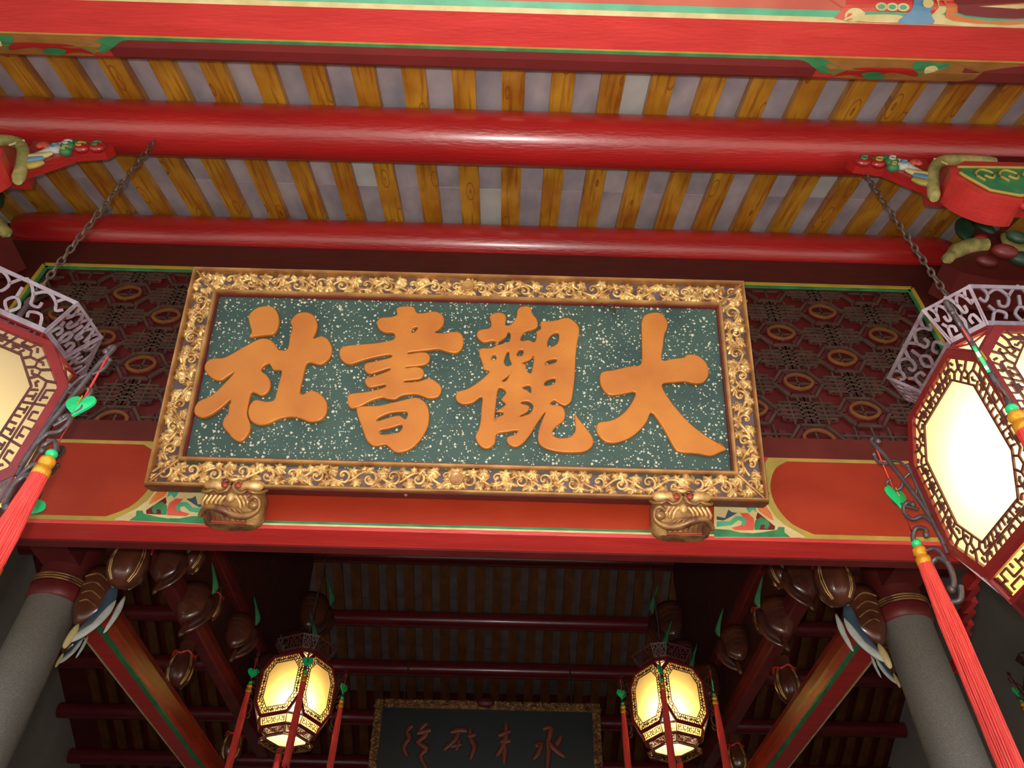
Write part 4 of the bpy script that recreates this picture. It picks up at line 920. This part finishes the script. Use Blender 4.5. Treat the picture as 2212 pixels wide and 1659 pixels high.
for s_, lab in ((1, 'left'), (-1, 'right')):
    q = (lambda x: x) if s_ > 0 else (lambda x: 2*XC+.12-x)
    side = 'left' if s_ > 0 else 'right'
    xc = -2.40 if s_ > 0 else 2.19
    b1 = leaf_bracket(s_); b1.location = (xc+s_*.13, 3.74, 2.02+CZ); tag(b1, 'green and white curled leaf bracket beside the %s stone column' % side, 'bracket')
    b2 = leaf_bracket(s_); b2.location = (xc+s_*.02, 3.98, 1.93+CZ); b2.scale = (.5, .6, .6); tag(b2, 'small pale leaf carving behind the %s column, under the transverse beam' % side, 'bracket')
    gspots = [(.40, 3.62, 2.06, 1.0, 'big ribbed gourd post beside the %s column top' % side), (.26, 4.6, 2.74, .95, 'dark gourd post on the upper transverse beam at %s, just under the main beam' % side),
              (.10, 5.4, 2.29, .95, 'gilt ribbed gourd post standing on the %s transverse beam' % side), (.12, 6.9, 2.30, .9, 'farther gilt gourd post on the %s transverse beam' % side),
              (.10, 5.6, 2.92, .8, 'gourd post farther in on the upper transverse beam at %s' % side)]
    for dx, y, v, k, gl in gspots:
        G = gourd(); G.location = (xc+s_*dx, y, v+CZ); G.scale = (k, k, k*1.05); G.rotation_euler = (0, 0, .25*s_); tag(G, gl, 'post', 'gourd posts')
    # carved scroll brackets stepping up the frame
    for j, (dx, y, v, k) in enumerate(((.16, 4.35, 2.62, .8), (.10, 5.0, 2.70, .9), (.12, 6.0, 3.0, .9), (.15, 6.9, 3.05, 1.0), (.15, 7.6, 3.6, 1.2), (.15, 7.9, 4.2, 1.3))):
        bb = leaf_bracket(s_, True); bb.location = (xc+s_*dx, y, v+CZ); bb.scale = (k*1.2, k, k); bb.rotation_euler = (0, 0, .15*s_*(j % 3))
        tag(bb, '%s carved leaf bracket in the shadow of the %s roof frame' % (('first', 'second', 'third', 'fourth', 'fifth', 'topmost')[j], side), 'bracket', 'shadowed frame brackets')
    # dark frame boards closing the roof frame above the beams
    o = obj('frame_board', MB().loft([[V3((xc+s_*(.02+t_), y, z)) for y, z in ((3.9, 2.9+CZ), (8.6, 2.9+CZ), (8.3, 5.1+CZ), (7.3, 5.5+CZ), (3.9, 4.3+CZ))] for t_ in (0, .05)]), bark)
    tag(o, 'dark board filling the %s roof frame above the transverse beams' % side, 'board')
    o = obj('capital_block', MB().box(xc-.10, xc+.10, 2.70, 3.72, 2.22+CZ, 2.42+CZ), dred); tag(o, 'dark red tie block between the %s column and main beam' % side, 'block')

# ------------------------------------------------------------------ brackets under the first purlin (upper corners)
def upper_bracket(s_, x0, zb_, lab):
    R = empty('bracket_set', loc=(x0, 1.75, zb_+CZ)); tag(R, lab, 'bracket', 'bracket sets under the first purlin')
    def B(a, b, c, d, e, f, m, nm): return obj(nm, MB().box(min(s_*a, s_*b), max(s_*a, s_*b), c, d, e, f), m, R)
    B(.10, .5, -.05, .055, .245, .295, dred, 'saddle')
    cr = [(-.05, .03), (-.03, .10), (.02, .20), (.06, .245), (.34, .245), (.34, .06), (.0, .02)]
    obj('bucket_block', MB().loft([[V3((s_*x, y, z)) for x, z in cr] for y in (-.045, .06)]), red, R)
    pts = [V3((s_*x, -.060, z)) for x, z in ((-.105, -.115), (-.075, -.02), (-.03, .10), (.02, .185), (.075, .222), (.16, .225), (.30, .22))]
    obj('yellow_moulding', MB().tube(smooth_pts(pts, 3), [.018]+[.026]*17+[.020], 10), mat('ochre_moulding', (.60, .48, .17), (.27, .27, .08), .45, 22.), R)
    obj('white_tie', MB().tube([V3((s_*.005, -.078, .20)), V3((s_*.05, -.078, .15))], .005, 6), cream, R)
    # curved arm running outwards
    un = smooth_pts([V3((-.06, 0, -.09)), V3((-.045, 0, -.15)), V3((.0, 0, -.215)), V3((.07, 0, -.262)), V3((.16, 0, -.268)), V3((.165, 0, -.20))], 3)
    prf_ = [(p.x, p.z) for p in un]+[(.9, -.17), (.9, .05), (.05, .05), (-.04, -.02)]
    obj('curved_arm', MB().loft([[V3((s_*x, y, z)) for x, z in prf_] for y in (-.150, -.030)]), redp, R)
    obj('green_cheek', MB().loft([[V3((s_*x, y, z)) for x, z in ((-.01, -.10), (.05, -.20), (.15, -.235), (.9, -.15), (.9, .0), (.03, .0), (-.02, -.06))] for y in (-.156, -.1505)]), green, R)
    sc1 = MB()
    for k in range(4): sc1.tube(smooth_pts([V3((s_*(.06+.10*k), -.160, -.13)), V3((s_*(.04+.10*k), -.160, -.08)), V3((s_*(.08+.10*k), -.160, -.04)), V3((s_*(.12+.10*k), -.160, -.07)), V3((s_*(.10+.10*k), -.160, -.11)), V3((s_*(.075+.10*k), -.160, -.09))], 3), .006, 6)
    sc1.tube([V3((s_*x, -.158, z)) for x, z in ((-.02, -.07), (.0, -.115), (.05, -.205), (.15, -.24), (.9, -.16))], .007, 6); sc1.tube([V3((s_*-.01, -.158, -.02)), V3((s_*.9, -.158, .01))], .007, 6)
    obj('ochre_scroll', sc1, olive, R)
    for k, (dx, dy, dz, rr_, a_, m_) in enumerate(((.19, -.13, -.275, .026, .2, redp), (.215, -.135, -.33, .024, .5, white_p), (.24, -.13, -.29, .030, .3, redp), (.27, -.13, -.34, .030, .9, teal), (.30, -.13, -.30, .03, .2, white_p), (.22, -.10, -.39, .028, .4, maroon), (.30, -.11, -.40, .028, .4, redp), (.17, -.02, -.33, .030, .7, dgreen), (.13, .03, -.36, .035, .3, maroon), (.20, .05, -.38, .035, .3, dgreen), (.10, .10, -.33, .03, .3, dred))):
        obj('carved_curl', MB().ell((s_*dx, dy, dz), rr_*1.5, rr_*.8, rr_, Matrix.Rotation(s_*a_, 3, 'Y'), 12, 8), m_, R)
    # carved flower spandrel hugging the purlin towards the middle of the bay
    obj('spandrel_back', MB().loft([[V3((s_*x, y, z)) for x, z in ((-.36, .235), (-.34, .19), (-.22, .165), (-.12, .06), (-.06, .0), (-.02, .12), (.0, .25))] for y in (-.05, .0)]), red, R)
    for k, (x, z, ri, m_, m2) in enumerate(((-.31, .195, .030, red, green), (-.245, .185, .030, red, olive), (-.18, .20, .028, green, white_p), (-.19, .15, .022, green, olive), (-.14, .165, .026, white_p, skyb))):
        obj('carved_petal', MB().ell((s_*x, -.055, z), ri*1.25, .022, ri, None, 14, 8), m_, R)
        cu2 = MB(); cu2.tube([V3((s_*x+ri*.8*math.cos(t)*(1-t/9), -.076, z+ri*.75*math.sin(t)*(1-t/9))) for t in [q_*.5+.6 for q_ in range(11)]], .0052, 6); obj('petal_curl', cu2, m2, R)
    for pts_, rr_, m_ in ((((-.19, .235), (-.13, .20), (-.10, .14), (-.06, .10)), .014, white_p), (((-.14, .13), (-.10, .10), (-.05, .085), (-.03, .12)), .020, cream), (((-.12, .09), (-.08, .055), (-.045, .05)), .022, skyb), (((-.14, .05), (-.10, .02), (-.055, .01)), .020, olive), (((-.26, .225), (-.20, .235), (-.15, .24)), .012, green), (((-.10, .185), (-.07, .20), (-.05, .18)), .018, pink)):
        P_ = smooth_pts([V3((s_*x, -.058, z)) for x, z in pts_], 4); n_ = len(P_)
        obj('carved_leaf', MB().tube(P_, [rr_*(.45+.75*math.sin(PI*(i+.5)/n_)) for i in range(n_)], 8, up=V3((0, 1, 0)), flat=.6), m_, R)
    return R
upper_bracket(1, 1.90, 3.0, 'red and yellow bracket set under the first purlin at right')
upper_bracket(-1, -2.16, 2.93, 'red and yellow bracket set under the first purlin at left')
ochre = MATS['ochre_moulding']
for s_, side in ((1, 'right'), (-1, 'left')):
    q = (lambda x: x) if s_ > 0 else (lambda x: 2*XC-x)
    R = empty('corner_bracket', loc=(q(2.5), 2.35, 3.3+CZ)); tag(R, 'curved ochre bracket arm beyond the %s end of the lattice panel' % side, 'bracket')
    obj('arm_body', MB().loft([[V3((s_*x, y, z)) for x, z in ((-.26, -.02), (-.20, -.10), (-.05, -.16), (.3, -.16), (.3, .28), (.0, .30), (-.10, .12))] for y in (-.06, .14)]), dred, R)
    obj('ochre_moulding', MB().tube(smooth_pts([V3((s_*-.26, -.075, -.03)), V3((s_*-.17, -.075, .06)), V3((s_*-.07, -.075, .115)), V3((s_*.02, -.075, .13))], 4), [.012]+[.03]*3+[.042]*6+[.036]*3, 10), ochre, R)
    obj('ochre_boss', MB().ell((s_*.17, -.08, .13), .055, .03, .11, Matrix.Rotation(s_*-.1, 3, 'Y')), ochre, R)
    obj('red_boss', MB().ell((s_*.0, -.09, .17), .035, .02, .02), red, R)
    obj('green_leaf', MB().ell((s_*-.02, -.06, .30), .05, .03, .11, Matrix.Rotation(s_*.3, 3, 'Y')), dgreen, R)
    obj('green_leaf', MB().ell((s_*.09, -.06, .34), .04, .03, .09, Matrix.Rotation(s_*-.4, 3, 'Y')), dgreen, R)

# ------------------------------------------------------------------ far plaque in the dark hall
FM = frame_M(V3((-1.325, 8.42, 2.43+CZ)), V3((1, 0, 0)), V3((0, -.16, .987)).normalized(), V3((1, 0, 0)).cross(V3((0, -.16, .987)).normalized()))
FP = empty('far_plaque', FM); tag(FP, 'dark plaque in a carved gilt frame hanging deep in the hall', 'plaque')
fw, fh = 2.42, 1.02
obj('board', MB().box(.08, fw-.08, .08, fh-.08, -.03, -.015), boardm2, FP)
for (a, b, c, d) in ((0, fw, 0, .085), (0, fw, fh-.085, fh), (0, .085, .085, fh-.085), (fw-.085, fw, .085, fh-.085)):
    obj('frame_rail', MB().box(a, b, c, d, -.04, -.008), golddk, FP)
obj('carved_vine', place_mb(vine(fw-.02, .08, 8, .22), Matrix.Translation((.01, fh-.083, 0))), golddk, FP)
obj('carved_vine', place_mb(vine(fw-.02, .08, 9, .22), Matrix.Translation((.01, .003, 0))), golddk, FP)
obj('carved_vine', place_mb(vine(fh-.17, .08, 10, .22), Matrix.Translation((.083, .085, 0)) @ Matrix.Rotation(PI/2, 4, 'Z')), golddk, FP)
obj('carved_vine', place_mb(vine(fh-.17, .08, 11, .22), Matrix.Translation((fw-.003, .085, 0)) @ Matrix.Rotation(PI/2, 4, 'Z')), golddk, FP)
obj('dark_rosette', MB().ell((fw*.49, fh-.02, .02), .10, .05, .03), dred, FP)
finv = FM.inverted()
def fpl(px, py):
    q = finv @ on_plane(px, py, V3(FM.translation), V3((FM[0][2], FM[1][2], FM[2][2]))); return V3((q.x, q.y, -.008))
Z7 = lambda x, y: fpl(790+x/4.254, 1480+y/4.254)
STK = [[[(430, 370), (380, 420), (400, 480), (350, 560), (380, 650)], [(560, 350), (500, 410), (560, 450), (480, 520), (560, 580), (500, 650), (560, 760)], [(470, 440), (600, 410)]],
       [[(780, 430), (860, 410), (930, 420)], [(860, 410), (820, 500), (720, 590)], [(860, 500), (830, 600)], [(960, 400), (970, 500), (1000, 560), (960, 680)], [(940, 470), (1010, 450)], [(780, 560), (880, 540)]],
       [[(1290, 350), (1290, 450), (1260, 560), (1200, 650)], [(1220, 460), (1330, 420)], [(1240, 520), (1330, 510)], [(1280, 560), (1270, 720)]],
       [[(1630, 400), (1700, 390), (1690, 470), (1670, 520)], [(1670, 500), (1680, 600), (1670, 760)], [(1680, 520), (1740, 590), (1830, 660)], [(1560, 560), (1610, 530), (1590, 620), (1540, 680)], [(1800, 470), (1750, 550)]]]
for ch in STK:
    mb = MB()
    for st in ch:
        P = smooth_pts([Z7(*p) for p in st], 3); n = len(P)
        mb.tube(P, [.020+.014*math.sin(PI*(i+.6)/(n+.2)) for i in range(n)], 8, flat=.4)
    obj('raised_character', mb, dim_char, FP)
for xx in (.3, fw-.3): obj('hanging_rod', MB().tube([V3((xx, fh-.01, -.03)), V3((xx, fh+.70, -.28))], .008, 6), iron, FP)

# stepped red beam ends against the grey gable wall, right of the right column
R = empty('stepped_bracket', loc=(2.54, 3.6, 2.20+CZ)); tag(R, 'slim stepped red bracket against the grey wall behind the right column', 'bracket')
for k in range(9):
    t_ = k/8; w_ = .016+.004*(k % 2)
    obj('step_block', MB().box(.36*t_-w_, .36*t_+w_, 1.0*t_-.06, 1.0*t_+.06, -.012+.008*(k % 2), .06), red if k % 2 else redp, R)
